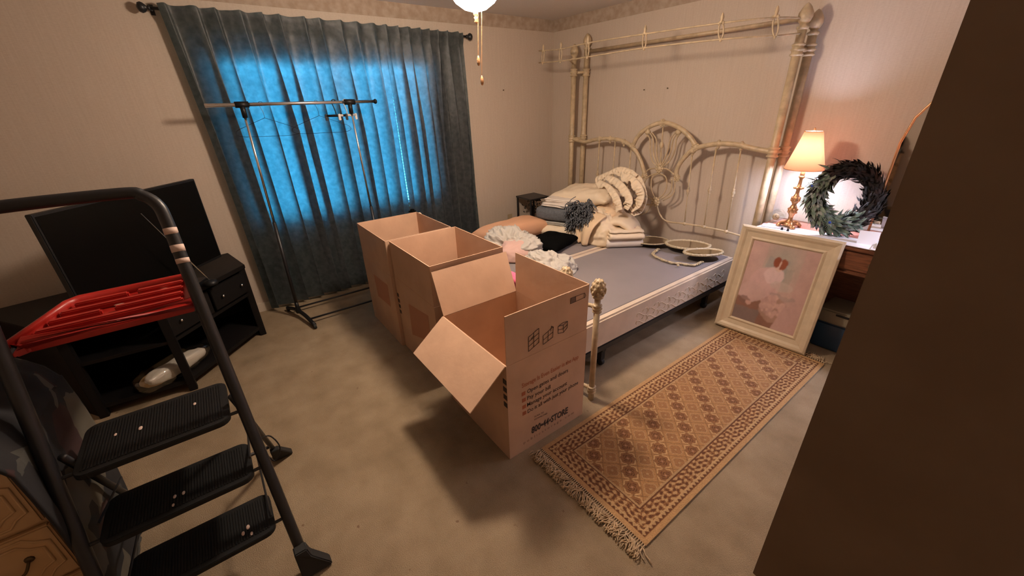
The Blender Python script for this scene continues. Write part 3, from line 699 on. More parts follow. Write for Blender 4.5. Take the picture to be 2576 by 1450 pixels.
# ================================================================== BED
ZB = .40
def boxspring(x0, x1, y0, y1, label):
    t = thing('box_spring', label, 'box spring', ((x0+x1)/2, (y0+y1)/2, .19), 'pair of box springs on the bed frame')
    b = MB(); nx, ny = 6, 60
    MB().box((x0, y0, .19), (x1, y1, ZB-.004)).build('side_cover', 'bedside', t, bevel=.012)
    MB().box((x0+.045, y0+.03, ZB-.006), (x1-.045, y1-.03, ZB)).build('top_cover', 'bedtop', t, bevel=.002)
    # raised quilting swirls on the visible long side
    return t
bsR = boxspring(-2.335, -1.425, 1.50, 3.40, 'right-hand grey-topped box spring, next to the runner rug')
bsL = boxspring(-3.270, -2.345, 1.50, 3.40, 'left-hand grey-topped box spring, under the pile of bedding')
q = MB(); rnd = random.Random(3)
for k in range(9):
    y = 2.15+k*.13
    for zz in (.24, .30):
        pts = [(-1.4245, y+.10*math.sin(a)*.6+.03*k % .03, zz+.022*math.sin(2*a)+.012*math.cos(a)) for a in np.linspace(0, 5.2, 16)]
        q.tube(pts, .0028, 5)
q.build('quilting', 'strip', bsR, True)
bf = thing('metal_bed_base', 'low black metal bed frame with casters under the box springs', 'bed frame', (-2.35, 2.45, 0))
for x in (-3.25, -2.34, -1.445):
    MB().box((x-.02, 1.50, .155), (x+.02, 3.38, .188)).build('side_rail', 'blackmetal', bf)
for y in (1.80, 3.1):
    MB().box((-3.25, y-.018, .12), (-1.445, y+.018, .155)).build('cross_bar', 'blackmetal', bf)
for x in (-3.2, -2.34, -1.47):
    for y in (1.80, 3.1):
        MB().box((x-.018, y-.018, .05), (x+.018, y+.018, .125)).build('leg', 'blackmetal', bf)
        MB().lathe([(.001, -.014), (.024, -.014), (.026, -.008), (.026, .008), (.024, .014), (.001, .014)], (x, y, .0262), 16, (0, 1, 0)).build('caster', 'rubber', bf, True)

def pine(c, s=1, fl=.0):
    m = MB(); c = Vector(c)
    m.lathe([(r*s, z*s) for r, z in ((.030, 0), (.034, .006), (.030, .012), (.020, .016), (.018, .022), (.030, .032), (.039, .052), (.040, .072), (.032, .095), (.018, .112), (.001, .120))], c, 16)
    for j in range(4):
        for k in range(7):
            a = 2*math.pi*(k+.5*(j % 2))/7; r = (.036, .038, .032, .02)[j]*s; z = (.035, .058, .080, .100)[j]*s
            m.ball(c+Vector((r*math.cos(a), r*math.sin(a), z)), .0105*s, 6, (1, 1, 1.5))
    return m
def collar(c, s=1):
    return MB().lathe([(r*s, z*s) for r, z in ((.032, -.04), (.042, -.034), (.042, -.026), (.034, -.02), (.036, -.006), (.046, 0), (.036, .008), (.034, .02), (.042, .026), (.042, .034), (.032, .04))], c, 16)
HY = 3.38; BY = 3.485; XL, XR = -3.415, -1.318
hd = thing('iron_headboard', 'ornate cream iron headboard with tall twin posts against the wall', 'headboard', (-2.36, 3.43, 0))
PR = .027
for x, y, zt_ in ((XL, HY, 2.03), (XR, HY, 2.03), (XL+.075, BY, 2.12), (XR+.03, BY, 2.0)):
    p_ = MB().tube([(x, y, 0), (x, y, zt_)], PR, 16).build('post', 'bed', hd, True)
    MB().lathe([(.028, 0), (.036, .008), (.036, .018), (.022, .026), (.022, .034), (.034, .046), (.043, .070), (.041, .095), (.026, .125), (.012, .142), (.001, .150)], (x, y, zt_-.002), 18).build('post_finial', 'bed', p_, True)
    for zc in (1.915, 1.262): collar((x, y, zc), .95).build('collar', 'bed', p_, True)
    MB().lathe([(.036, 0), (.038, .01), (.028, .03)], (x, y, .001), 14).build('foot_cap', 'bed', p_, True)
MB().tube([(XL+.075, BY, 2.105), (XR+.03, BY, 2.105)], .015, 12).build('top_rail', 'bed', hd, True)
for x0_, x1_ in ((XL, XL+.075), (XR, XR+.03)):
    for zc in (1.915, 1.262): MB().tube([(x0_, HY, zc), (x1_, BY, zc)], .014, 10).build('post_link', 'bed', hd, True)
def Hp(pts): return [atY(x, y, HY) for x, y in pts]
RR = .019
MB().tube(curve([Vector((XL, HY, 1.262))]+Hp(((1470, 357), (1500, 351), (1530, 349), (1560, 353), (1583, 364), (1600, 382), (1612, 405), (1620, 432), (1622, 446)))), RR, 12).build('left_arch', 'bed', hd, True)
MB().tube(curve(Hp(((1590, 372), (1602, 347), (1622, 327), (1645, 314), (1668, 309), (1690, 313), (1714, 325), (1735, 344), (1750, 366)))), RR*1.05, 12).build('centre_arch', 'bed', hd, True)
MB().tube(curve(Hp(((1704, 448), (1702, 432), (1710, 412), (1726, 392), (1745, 376), (1775, 367), (1810, 362), (1850, 364), (1900, 375)))+[Vector((XR, HY, 1.262))]), RR*1.05, 12).build('right_arch', 'bed', hd, True)
def rods(lists, name, r=.0062):
    for l in lists: MB().tube(curve(Hp(l), 6), r, 8).build(name, 'bed', hd, True)
for dx, in ((0,), (9,), (18,)):
    pass
rods([((1626, 333), (1635, 352), (1636, 385), (1642, 408), (1657, 421)), ((1633, 332), (1643, 350), (1644, 382), (1649, 405), (1659, 420)), ((1640, 334), (1651, 352), (1652, 382), (1655, 405), (1661, 419)),
      ((1712, 334), (1702, 350), (1697, 380), (1685, 405), (1665, 422)), ((1705, 333), (1694, 350), (1688, 378), (1677, 403), (1663, 420)), ((1698, 334), (1686, 352), (1680, 378), (1671, 402), (1662, 419)),
      ((1668, 318), (1666, 350), (1663, 385), (1661, 418))], 'tulip_rod')
rods([((1622, 440), (1630, 428), (1645, 424), (1658, 426)), ((1660, 424), (1678, 426), (1692, 436), (1703, 446)),
      ((1657, 436), (1641, 446), (1638, 470), (1643, 490), (1650, 500)), ((1657, 436), (1675, 446), (1677, 470), (1668, 490), (1655, 500)),
      ((1657, 434), (1630, 446), (1620, 468), (1626, 492), (1647, 503)), ((1697, 452), (1698, 470), (1692, 490), (1668, 505)), ((1690, 450), (1690, 468), (1684, 486), (1664, 501)),
      ((1640, 515), (1628, 532), (1610, 542))], 'oval_rod')
for c, s in (((1660, 424), 1.1), ((1650, 508), 1.25), ((1622, 442), .9), ((1704, 448), .9), ((1668, 310), .95), ((1592, 368), .9), ((1750, 370), 1.0)):
    o_ = atY(c[0], c[1], HY); m_ = MB(); m_.ball(o_, .026*s, 12, (1, .8, 1)); rnd = random.Random(c[0])
    for k in range(9):
        a = 2*math.pi*k/9; m_.ball(o_+Vector((math.cos(a)*.028*s, -.006, math.sin(a)*.028*s)), .0115*s, 7)
    m_.build('rosette', 'bed', hd, True)
for p in ((1630, 333), (1706, 333), (1535, 350), (1570, 358), (1808, 362), (1866, 366), (1508, 351), (1743, 380)):
    o_ = atY(p[0], p[1], HY); m_ = MB(); m_.ball(o_, .024, 10, (1.2, .9, 1)); m_.ball(o_-Vector((0, 0, .025)), .012, 8, (1, 1, 1.6)); m_.ball(o_+Vector((0, 0, .018)), .014, 8); m_.build('casting', 'bed', hd, True)
MB().ball(atY(1664, 366, HY), .020, 10, (1, .8, 1.6)).build('knot', 'bed', hd, True)
zl = .60
MB().tube(curve(Hp(((1652, 515), (1660, 540), (1678, 557), (1722, 563), (1771, 571), (1827, 583)))+[Vector((XR, HY, .592))]), .0075, 8).build('lower_rail', 'bed', hd, True)
MB().tube(curve([atY(1645, 515, HY), Vector((-2.42, HY, .68)), Vector((-2.6, HY, .62)), Vector((-2.9, HY, .60)), Vector((XL, HY, .60))]), .0075, 8).build('lower_rail', 'bed', hd, True)
for tp, bt, kn in (((1742, 385), (1722, 563), .5), ((1802, 372), (1771, 571), .5), ((1865, 372), (1827, 583), .5)):
    a_, b2 = atY(*tp, HY), atY(*bt, HY); s_ = MB().tube([a_, b2], .0062, 8).build('spindle', 'bed', hd, True)
    c = a_.lerp(b2, .52); MB().lathe([(.007, -.035), (.012, -.025), (.008, -.018), (.016, -.004), (.016, .006), (.008, .02), (.012, .026), (.007, .035)], c, 10).build('spindle_knot', 'bed', s_, True)
    MB().ball(b2, .017, 8).build('spindle_knuckle', 'bed', s_, True)
for px in (1508, 1548, 1588):
    a_ = atY(px, 354 if px < 1580 else 372, HY); b2 = Vector((a_.x, HY, .60)); s_ = MB().tube([a_, b2], .0065, 8).build('spindle', 'bed', hd, True)
    MB().lathe([(.007, -.035), (.012, -.025), (.008, -.018), (.016, -.004), (.016, .006), (.008, .02), (.012, .026), (.007, .035)], a_.lerp(b2, .52), 10).build('spindle_knot', 'bed', s_, True)

# canopy rail
cr = thing('canopy_rail', 'slender double canopy rail with ornaments, bowed out in front of the headboard tops', 'bed canopy', (-2.4, 3.0, 2.0))
def K(px, py, Y): return atY(px, py, Y)
lowp = [K(2012, 84, HY-.035), K(1945, 91, 3.16), K(1825, 98, 3.0), K(1618, 121, 2.97), K(1480, 143, 2.99), K(1408, 154, 3.02), K(1356, 158, 3.05)]
upp = [K(2012, 45, HY-.035), K(1950, 45, 3.16), K(1830, 56, 3.0), K(1618, 86, 2.97), K(1480, 108, 2.99), K(1408, 124, 3.02), K(1356, 128, 3.05)]
MB().tube(curve(lowp, 6), .0055, 8).build('rail_rod', 'bed', cr, True); MB().tube(curve(upp, 6), .0055, 8).build('rail_rod', 'bed', cr, True)
for px, y0_, y1_, Y in ((1952, 40, 92, 3.16), (1815, 56, 99, 2.995), (1622, 84, 122, 2.97), (1479, 108, 144, 2.99), (1411, 122, 155, 3.02), (1367, 128, 158, 3.04)):
    a_, b2 = K(px, y0_, Y), K(px-2, y1_, Y); m_ = MB(); d = b2-a_
    loop = [a_+d*(.5-.5*math.cos(t))+Vector((.017*math.sin(t), 0, 0)) for t in np.linspace(0, 2*math.pi, 18)[:-1]]
    m_.tube(loop, .0055, 6, closed=True); m_.lathe([(.012, -.01), (.016, 0), (.008, .012), (.013, .028), (.006, .05), (.001, .056)], a_, 10); m_.ball(a_+Vector((.014, 0, -.005)), .011, 7); m_.ball(a_-Vector((.014, 0, .005)), .011, 7); m_.ball(b2-Vector((0, 0, .006)), .010, 7)
    m_.build('ornament', 'bed', cr, True)
for z_ in (lowp[4].z,):
    MB().tube([Vector((XL, HY-.02, 2.0)), K(1430, 150, 3.01)], .006, 8).build('rail_arm', 'bed', cr, True)
# foot posts
fp = thing('bed_footboard', 'short cream iron footboard section with twin pine-cone posts beside the printed box', 'footboard', (-1.38, 1.49, 0))
for x in (-1.268, -1.505):
    p_ = MB().tube([(x, 1.49 if x > -1.4 else 1.48, 0), (x, 1.49 if x > -1.4 else 1.48, .70)], .0175, 14).build('post', 'bed', fp, True); y_ = 1.49 if x > -1.4 else 1.48
    pine((x, y_, .69), .92).build('post_finial', 'bed', p_, True)
    for zc in (.625, .075): collar((x, y_, zc), .62).build('collar', 'bed', p_, True)
for zc in (.612, .06):
    MB().tube(curve([(-1.268, 1.49, zc+.012), (-1.31, 1.487, zc+.016), (-1.39, 1.485, zc-.004), (-1.46, 1.482, zc+.012), (-1.505, 1.48, zc+.008)], 4), .012, 10).build('rail', 'bed', fp, True)

# ================================================================== BEDDING
def folded(name, label, cat, c, L_, D_, layers, t, rotz, m, seed=0, group=None, open_end=1, taper=.0):
    """cloth folded on itself: serpentine ribbon"""
    path = []
    for k in range(layers):
        z = t*.5+k*t*1.04; s = 1 if k % 2 == 0 else -1; n_ = 14
        for i in range(n_+1):
            u = -s+2*s*i/n_; path.append((u*(L_/2-t*.5)*(1-.03*((k*7+seed) % 3)), z+.004*noise.noise((u*2, k, seed))))
        if k < layers-1:
            for a in (.25, .5, .75): path.append((s*(L_/2-t*.5+t*.55*math.sin(a*math.pi)), z+t*1.04*a))
    P = [Vector((a, 0, b)) for a, b in path]; n = len(P); top = []; bot = []
    for i in range(n):
        d = (P[min(i+1, n-1)]-P[max(0, i-1)]).normalized(); nn = Vector((-d.z, 0, d.x)); w_ = t*.47*(1 if 0 < i < n-1 else .5)
        top.append(P[i]+nn*w_); bot.append(P[i]-nn*w_)
    ring = top+bot[::-1]; k = len(ring); m_ = 14; vs = []
    R_ = RZ(rotz)
    for j in range(m_+1):
        v = -1+2*j/m_; e = .55+.45*min(1, (1-abs(v))*7)
        for p in ring:
            zc = sum(q.z for q in (p,))
            idx = Vector((p.x, v*D_/2, p.z)); w_ = noise.noise(Vector((p.x*7+seed, v*3, p.z*9)))
            q = Vector((p.x*(1+.01*w_), v*D_/2+.01*w_, p.z+.006*w_*min(1, p.z/.03)))
            vs.append((R_ @ q)+Vector(c))
    fs = [(j*k+i, j*k+(i+1) % k, (j+1)*k+(i+1) % k, (j+1)*k+i) for j in range(m_) for i in range(k)]
    # end caps as strips between matching top/bot
    for e in (0, m_):
        for i in range(n-1): fs.append((e*k+i, e*k+i+1, e*k+k-2-i, e*k+k-1-i))
    o = MB().add(vs, fs).build(name, m, None, True); return tag(o, label, cat, group)

def pillow(name, label, cat, c, sc, rot, m, nz=.02, ns=5, seg=40, group=None, wr=0):
    vs = []; nu = nv = seg
    for sgn in (1, -1):
        for i in range(nu+1):
            for j in range(nv+1):
                u, v = -1+2*i/nu, -1+2*j/nv
                h_ = ((1-u**4)*(1-v**4))**.5
                pinch = 1-.06*(1-abs(u))*abs(v)-.0
                p = Vector((u*sc[0]*(1-.07*(1-v*v)*abs(u)**3), v*sc[1]*(1-.07*(1-u*u)*abs(v)**3), sgn*h_*sc[2]))
                w_ = noise.noise(p*ns+Vector(c))+.5*noise.noise(p*ns*2.4+Vector(c)); p.z += sgn*w_*nz*min(1, h_*2)
                if wr: p.z += wr*math.sin(u*9+3*noise.noise(p*3))*h_
                vs.append(tuple((rot @ p)+Vector(c)))
    k = (nu+1)*(nv+1); fs = []
    for s in (0, 1):
        for i in range(nu):
            for j in range(nv):
                a = s*k+i*(nv+1)+j; fs.append((a, a+1, a+nv+2, a+nv+1) if s else (a, a+nv+1, a+nv+2, a+1))
    o = MB().add(vs, fs).build(name, m, None, True)
    return tag(o, label, cat, group) if label else o

E3 = lambda x, y, z: (Matrix.Rotation(z, 4, 'Z') @ Matrix.Rotation(y, 4, 'Y') @ Matrix.Rotation(x, 4, 'X'))
# base cushion under the throw
pillow('bed_pillow', 'cream pillow at the bottom of the bedding pile, under the slate throw', 'pillow', (-2.87, 2.85, ZB+.062), (.36, .27, .062), E3(0, 0, .42), 'palecloth', .012, 9)
folded('folded_sheet', 'folded grey-green sheet between the cream pillow and the slate throw', 'sheet', (-2.90, 2.86, ZB+.118), .52, .42, 2, .014, .42, 'greysheet', 2)
# throw: rolled knit with fringe
tw = thing('knit_throw', 'folded slate blue knitted throw with shaggy fringe', 'throw blanket', (-2.9, 2.85, ZB+.155))
to = bundle_cloth('throw_body', 'x', 'x', (-2.93, 2.85, ZB+.212), (.285, .215, .064), RZ(.42), 'throw', .008, 9, 30, .45)
del to['label']; del to['category']; to.name = 'folded_knit'; to.parent = tw; to.matrix_parent_inverse = tw.matrix_basis.inverted()
fr = MB(); rnd = random.Random(12); Rt = E3(0, 0, .42)
for k in range(520):
    st = atP(rnd.uniform(1428, 1482), rnd.uniform(512, 566), (-2.60, 2.70, 0), Vector((-.62, .78, 0)))+Vector((-.62, .78, 0))*rnd.uniform(-.015, .07)
    pts = [st]; d = Vector((rnd.uniform(.2, 1), rnd.uniform(-.8, .3), rnd.uniform(-.5, .6)))
    for j in range(6):
        d = (d+Vector((rnd.uniform(-.8, .9), rnd.uniform(-.9, .8), rnd.uniform(-1.0, .5)))).normalized(); nx_ = pts[-1]+d*.017
        nx_.z = max(nx_.z, ZB+.02); pts.append(nx_)
    fr.tube(pts, .0048, 4)
fo = fr.build('fringe', 'throw', tw, True); fo['kind'] = 'stuff'
folded('folded_sheet', 'folded off-white sheet lying flat on the slate throw', 'sheet', (-2.93, 2.87, ZB+.283), .44, .36, 2, .016, .30, 'whitecloth', 1)
folded('folded_sheet', 'smaller folded white sheet on top of the off-white one', 'sheet', (-3.00, 2.88, ZB+.318), .34, .25, 2, .014, .46, 'whitecloth', 8)
# large comforter heap behind
def heap(name, c, sx, sy, sz, rot, m, seed, rough=.05, parent=None, n=60, rows=36, cre=0):
    vs = []
    for j in range(rows+1):
        th = (j/rows)*math.pi/2
        for i in range(n):
            a = 2*math.pi*i/n; r = math.cos(th)**.55
            p = Vector((r*math.cos(a)*sx, r*math.sin(a)*sy, math.sin(th)**.8*sz))
            q = p*4+Vector((seed, seed*2, 0)); w_ = noise.noise(q)+.6*noise.noise(q*2.1)+.35*abs(noise.noise(q*4.3))
            f = 1+rough*w_*3*(.25+.75*min(1, j/6))-cre*(abs(noise.noise(q*2.6+Vector((seed, 0, 5))))+.6*abs(noise.noise(q*5.5)))*min(1, j/4); p = Vector((p.x*f, p.y*f, max(0, p.z*f)))
            vs.append(tuple((rot @ p)+Vector(c)))
    fs = [(j*n+i, j*n+(i+1) % n, (j+1)*n+(i+1) % n, (j+1)*n+i) for j in range(rows) for i in range(n)]+[tuple(range(n))[::-1]]
    return MB().add(vs, fs).build(name, m, parent, True)
cf = thing('comforter', 'big heaped butter-cream comforter with ruffled edge against the headboard', 'comforter', (-2.75, 3.1, ZB))
heap('quilt_heap', (-2.78, 3.05, ZB+.002), .46, .30, .34, RZ(.12), 'creamcloth', 3, .045, cf, 90, 54, .10)
heap('quilt_fold', (-2.50, 2.98, ZB+.002), .22, .27, .30, RZ(.5), 'palecloth', 9, .06, cf, 90, 54, .12)
pl1 = pillow('top_pillow', None, None, (-2.86, 3.10, ZB+.37), (.36, .22, .07), E3(.12, -.06, .12), 'palecloth', .02, 7); pl1.parent = cf; pl1.matrix_parent_inverse = cf.matrix_basis.inverted()
# ruffles: wavy ribbon running over the right part of the heap
def ruffle(pts, w_, amp, freq, seed, parent, m='palecloth'):
    C = curve(pts, 26); vs = []; n = len(C)
    for i in range(n):
        t = (C[min(i+1, n-1)]-C[max(0, i-1)]).normalized(); up = Vector((.25, -.55, .8)).normalized(); sd_ = t.cross(up).normalized(); nrm = sd_.cross(t)
        for j in range(7):
            v = j/6; a = amp*v**.7*(.5+1.3*abs(noise.noise((i*.09, seed, 1))))*math.sin(i*freq+seed+3.2*noise.noise((i*.11, v, seed)))
            vs.append(C[i]+sd_*(v*w_*(1+.5*noise.noise((i*.07, 4, seed))))+nrm*(a+.030*v*noise.noise((i*.16, v*3, seed))-.35*w_*v*v)+t*(.02*v*noise.noise((i*.12, 9, seed))))
    fs = [(i*7+j, i*7+j+1, (i+1)*7+j+1, (i+1)*7+j) for i in range(n-1) for j in range(6)]
    o = MB().add(vs, fs).build('ruffle', m, parent, True); s_ = o.modifiers.new('t', 'SOLIDIFY'); s_.thickness = .004; return o
def at3(x, y, Y): return atY(x, y, Y)
ruffle([at3(1560, 425, 3.22), at3(1590, 440, 3.16), at3(1612, 462, 3.12), at3(1622, 490, 3.1), at3(1612, 520, 3.05), at3(1590, 535, 3.0)], .075, .016, .75, 1, cf)
ruffle([at3(1530, 440, 3.2), at3(1558, 452, 3.12), at3(1582, 478, 3.06), at3(1592, 508, 3.0), at3(1580, 530, 2.96)], .07, .015, .8, 3, cf)
ruffle([at3(1510, 452, 3.16), at3(1540, 470, 3.05), at3(1560, 500, 2.98), at3(1566, 528, 2.93)], .06, .014, .85, 5, cf)
ruffle([at3(1500, 445, 3.22), at3(1530, 432, 3.22), at3(1560, 420, 3.22), at3(1590, 428, 3.2), at3(1605, 440, 3.18)], .06, .013, .8, 8, cf)
ruffle([at3(1585, 430, 3.25), at3(1612, 445, 3.2), at3(1625, 475, 3.17), at3(1628, 505, 3.14), at3(1615, 535, 3.1), at3(1595, 545, 3.02)], .06, .014, .8, 11, cf)
# draped corner of the comforter falling to the mattress
dn = MB(); vs = []
a0, a1, b0_, b1_ = at3(1480, 480, 2.95), at3(1555, 500, 2.88), at3(1482, 598, 2.62), at3(1512, 585, 2.66)
a0, a1, b0_, b1_ = Vector((-2.72, 2.86, ZB+.30)), Vector((-2.38, 2.84, ZB+.27)), Vector((-2.57, 2.68, ZB+.012)), Vector((-2.44, 2.66, ZB+.012))
for j in range(21):
    for i in range(17):
        u, v = i/16, j/20; p = a0.lerp(a1, u).lerp(b0_.lerp(b1_, u), v); p += Vector((0, -.05, .03))*math.sin(v*math.pi)+Vector((.01, -.02, 0))*math.sin(u*9+v*2)*v; vs.append(p)
dn.add(vs, [(j*17+i, j*17+i+1, (j+1)*17+i+1, (j+1)*17+i) for j in range(20) for i in range(16)])
do_ = dn.build('draped_corner', 'creamcloth', cf, True); s_ = do_.modifiers.new('t', 'SOLIDIFY'); s_.thickness = .012
# bent quilted pad (horseshoe fold) in front of the heap
pd = thing('folded_pad', 'ivory quilted pad folded over in a horseshoe beside the comforter', 'quilt', (-2.32, 2.98, ZB))
pth = curve([(-2.50, 2.80, ZB+.055), (-2.44, 2.86, ZB+.15), (-2.33, 2.92, ZB+.215), (-2.22, 2.97, ZB+.17), (-2.17, 3.0, ZB+.06)], 6)
vs = []; n = len(pth)
for i, p in enumerate(pth):
    t = (pth[min(i+1, n-1)]-pth[max(0, i-1)]).normalized(); s_ = Vector((-.45, .9, 0)); nn = s_.cross(t).normalized()
    for k in range(16):
        a = 2*math.pi*k/16; vs.append(p+s_*(math.copysign(abs(math.cos(a))**.5, math.cos(a))*.17)+nn*math.copysign(abs(math.sin(a))**.7, math.sin(a))*.036*(1+.15*noise.noise((i*.6, k*.5, 2)))+s_*.12)
fs = [(i*16+k, i*16+(k+1) % 16, (i+1)*16+(k+1) % 16, (i+1)*16+k) for i in range(n-1) for k in range(16)]+[tuple(range(16)), tuple((n-1)*16+k for k in range(16))[::-1]]
MB().add(vs, fs).build('pad_body', 'palecloth', pd, True)
# folded blanket stack with rose
folded('folded_blanket', 'folded white fleece blanket at the bottom of the small stack by the oval mirrors', 'blanket', (-2.27, 2.95, ZB+.003), .30, .33, 1, .075, -.62, 'whitecloth', 4)
fbk = folded('folded_blanket', 'folded ivory blanket with a pink rose print, on top of the fleece one', 'blanket', (-2.285, 2.97, ZB+.085), .30, .32, 3, .026, -.62, 'palecloth', 6)
rs = MB(); rc = Vector((-2.23, 3.02, ZB+.167))
for k in range(16):
    a = k*2.4; r_ = .007*math.sqrt(k)*1.3; rs.ball(rc+Vector((r_*math.cos(a)*1.2, r_*math.sin(a), 0)), .010, 7, (1.2, 1, .25))
rs.build('rose_print', 'pinkpale', fbk, True)
# black round cushion
pillow('plush_cushion', 'black plush cushion lying on the left box spring', 'cushion', (-2.66, 2.42, ZB+.055), (.17, .22, .055), E3(0, 0, .3), 'velvet', .01, 6)
# peach bag with black handle
pb = thing('peach_bag', 'peach fabric bag with a black handle behind the middle box', 'bag', (-3.12, 2.3, ZB))
pillow('bag_body', None, None, (-3.09, 2.28, ZB+.095), (.17, .40, .095), E3(0, 0, .05), 'peach', .012, 5)
o_ = bpy.data.objects['bag_body']; o_.parent = pb; o_.matrix_parent_inverse = pb.matrix_basis.inverted()
hc = atX(1244, 603, -2.93); MB().tube([hc+Vector((.0, .055*math.cos(a), -.03+.062*math.sin(a))) for a in np.linspace(-.2, math.pi+.2, 14)], .0085, 8, flat=.6).build('handle', 'black', pb, True)
# white plastic bags
def bag(name, label, c, sx, sy, sz, rot, seed, extra=None):
    t = thing(name, label, 'plastic bag', c); heap('bag_film', c, sx*1.08, sy*1.08, sz*1.1, rot, 'bag', seed, .085, t, 120, 70, .30)
    k = MB()
    for i in range(5):
        a = i*1.3+seed; k.ball(Vector(c)+(rot @ Vector((sx*.9*math.cos(a), sy*.9*math.sin(a), sz*.35))), .035, 10, (1.2, .7, 1.4), .5, 22)
    k.build('bag_knots', 'bag', t, True); return t
bg1 = bag('plastic_bag', 'stuffed white plastic bag with pinkish contents, behind the middle box', (-2.80, 2.06, ZB+.002), .27, .23, .20, RZ(.3), 4)
heap('pink_contents', (-2.66, 1.98, ZB+.01), .15, .16, .145, RZ(.3), 'pinkpale', 6, .08, bg1)
bg2 = bag('plastic_bag', 'crumpled white plastic bag nearer the foot of the bed', (-2.28, 2.03, ZB+.002), .22, .17, .13, RZ(.5), 9)
# pink cloth on a white carton behind the boxes
tag(MB().box((-2.16, 1.42, .001), (-1.84, 1.485, .50)).build('white_carton', 'white', None, bevel=.006), 'slim white carton standing in the gap between the boxes and the bed', 'box')
tag(bundle_cloth('pink_garment', 'x', 'x', (-2.0, 1.45, .555), (.15, .035, .055), None, 'pink', .012, 18), 'bright pink cloth lying on the white carton between the boxes', 'cloth')

# ================================================================== MIRRORS ON THE BED
def oval_mirror(label, c, a, b, rot, tilt, rim, m, seed, lift=.0, beads=34):
    t = thing('oval_mirror', label, 'mirror', c, 'oval mirrors lying on the box spring'); R_ = RZ(rot) @ Matrix.Rotation(tilt, 4, 'Y'); C = Vector(c)
    el = lambda k, s, z=0: C+(R_ @ Vector((a*s*math.cos(k), b*s*math.sin(k), z)))
    N_ = 48; ks = [2*math.pi*i/N_ for i in range(N_)]
    MB().slab([el(k, .98, .006) for k in ks], R_ @ Vector((0, 0, 1)), .010).build('backing', 'black', t)
    MB().slab([el(k, .90, .0175) for k in ks], R_ @ Vector((0, 0, 1)), .002).build('mirror_glass', 'mirror', t)
    MB().tube([el(k, .95, .016) for k in ks], rim, 8, closed=True).build('oval_rim', m, t, True)
    if beads:
        o = MB(); rnd = random.Random(seed)
        for i in range(beads):
            k = 2*math.pi*i/beads; o.ball(el(k, 1.0+.02*math.sin(k*6), .018), .006+.006*rnd.random(), 6)
        o.build('rim_scrollwork', m, t, True)
    return t
oval_mirror('plain oval mirror lying next to the folded blankets', (-2.085, 3.135, ZB+.03), .165, .125, .45, -.05, .006, 'gilt', 1, beads=0)
oval_mirror('largest oval mirror with a beaded gilt rim, in the middle of the group', (-1.775, 3.235, ZB+.045), .185, .125, .62, 0, .011, 'gilt', 2)
oval_mirror('narrow oval mirror at the corner of the box spring, half over its edge', (-1.575, 3.14, ZB+.052), .165, .085, .95, -.0, .011, 'gilt', 3, beads=26)
sf = thing('scroll_frame', 'openwork gilt scroll frame lying around the largest oval mirror', 'ornamental frame', (-1.8, 3.05, ZB))
o = MB(); pts = [atZ(x, y, ZB+.012) for x, y in ((1655, 628), (1642, 640), (1660, 652), (1690, 662), (1712, 664), (1745, 668), (1765, 660))]
cc = curve(pts, 10); o.tube(cc, [.008+.003*math.sin(i*.9) for i in range(len(cc))], 8); o.build('scroll_band', 'gilt', sf, True)
o = MB(); rnd = random.Random(5)
for i, p in enumerate(cc[::2]):
    o.tube([p+Vector((.016*math.cos(a)*(1-a/12), .016*math.sin(a)*(1-a/12), .004)) for a in np.linspace(0, 6, 9)], .0035, 5)
for x, y in ((1644, 640), (1652, 632), (1706, 668)): o.ball(atZ(x, y, ZB+.02), .012, 8, (1, 1, .8))
o.build('scroll_ornaments', 'gilt', sf, True)

# ================================================================== SIDE TABLE, OUTLET, TOY
st = thing('plant_stand', 'small square black metal stand in the far corner beside the bed', 'side table', (-3.73, 3.05, 0))
sx0, sx1, sy0, sy1, szt = -3.87, -3.60, 2.93, 3.20, .618
MB().box((sx0-.008, sy0-.008, szt-.018), (sx1+.008, sy1+.008, szt)).build('top', 'blackmetal', st, bevel=.003)
for x in (sx0+.008, sx1-.008):
    for y in (sy0+.008, sy1-.008): MB().box((x-.008, y-.008, 0), (x+.008, y+.008, szt-.018)).build('leg', 'blackmetal', st)
MB().box((sx0, sy0, .16), (sx1, sy1, .172)).build('shelf', 'blackmetal', st)
fbm = MB(); rnd = random.Random(8)
for k in range(90):
    p = Vector((rnd.uniform(sx0+.03, sx1-.03), rnd.uniform(sy0+.03, sy1-.03), rnd.uniform(.42, .585))); d = Vector((rnd.gauss(0, 1), rnd.gauss(0, 1), rnd.gauss(0, 1))).normalized()
    e = d.cross(Vector((0, 0, 1)));
    if e.length < .1: e = Vector((1, 0, 0))
    e.normalize(); fbm.add([p-e*.012, p+d*.022+e*.004, p+e*.012, p-d*.02], [(0, 1, 2, 3)])
fbm.tube([(-3.735, 3.065, .175), (-3.735, 3.065, .50)], .012, 8)
tag(fbm.build('dark_foliage_ball', 'feather'), 'dark leafy artificial plant inside the black corner stand', 'artificial plant')
ol = thing('wall_outlet', 'tan electrical outlet plate low on the window wall near the corner', 'outlet', (WX, 2.86, .34))
MB().box((WX, 2.825, .28), (WX+.006, 2.895, .395)).build('cover_plate', 'plate', ol, bevel=.002)
for z_ in (.318, .358): MB().box((WX+.006, 2.845, z_-.014), (WX+.009, 2.875, z_+.014)).build('socket', 'plate', ol, bevel=.003)
for (x, y) in ((1265, 227),):
    p = atX(x, y, WX); tag(MB().lathe([(.003, 0), (.003, .012), (.007, .013), (.007, .016), (.001, .017)], p, 8, (1, 0, 0)).build('wall_nail', 'pull', None), 'small dark nail in the wall between curtains and corner', 'nail')
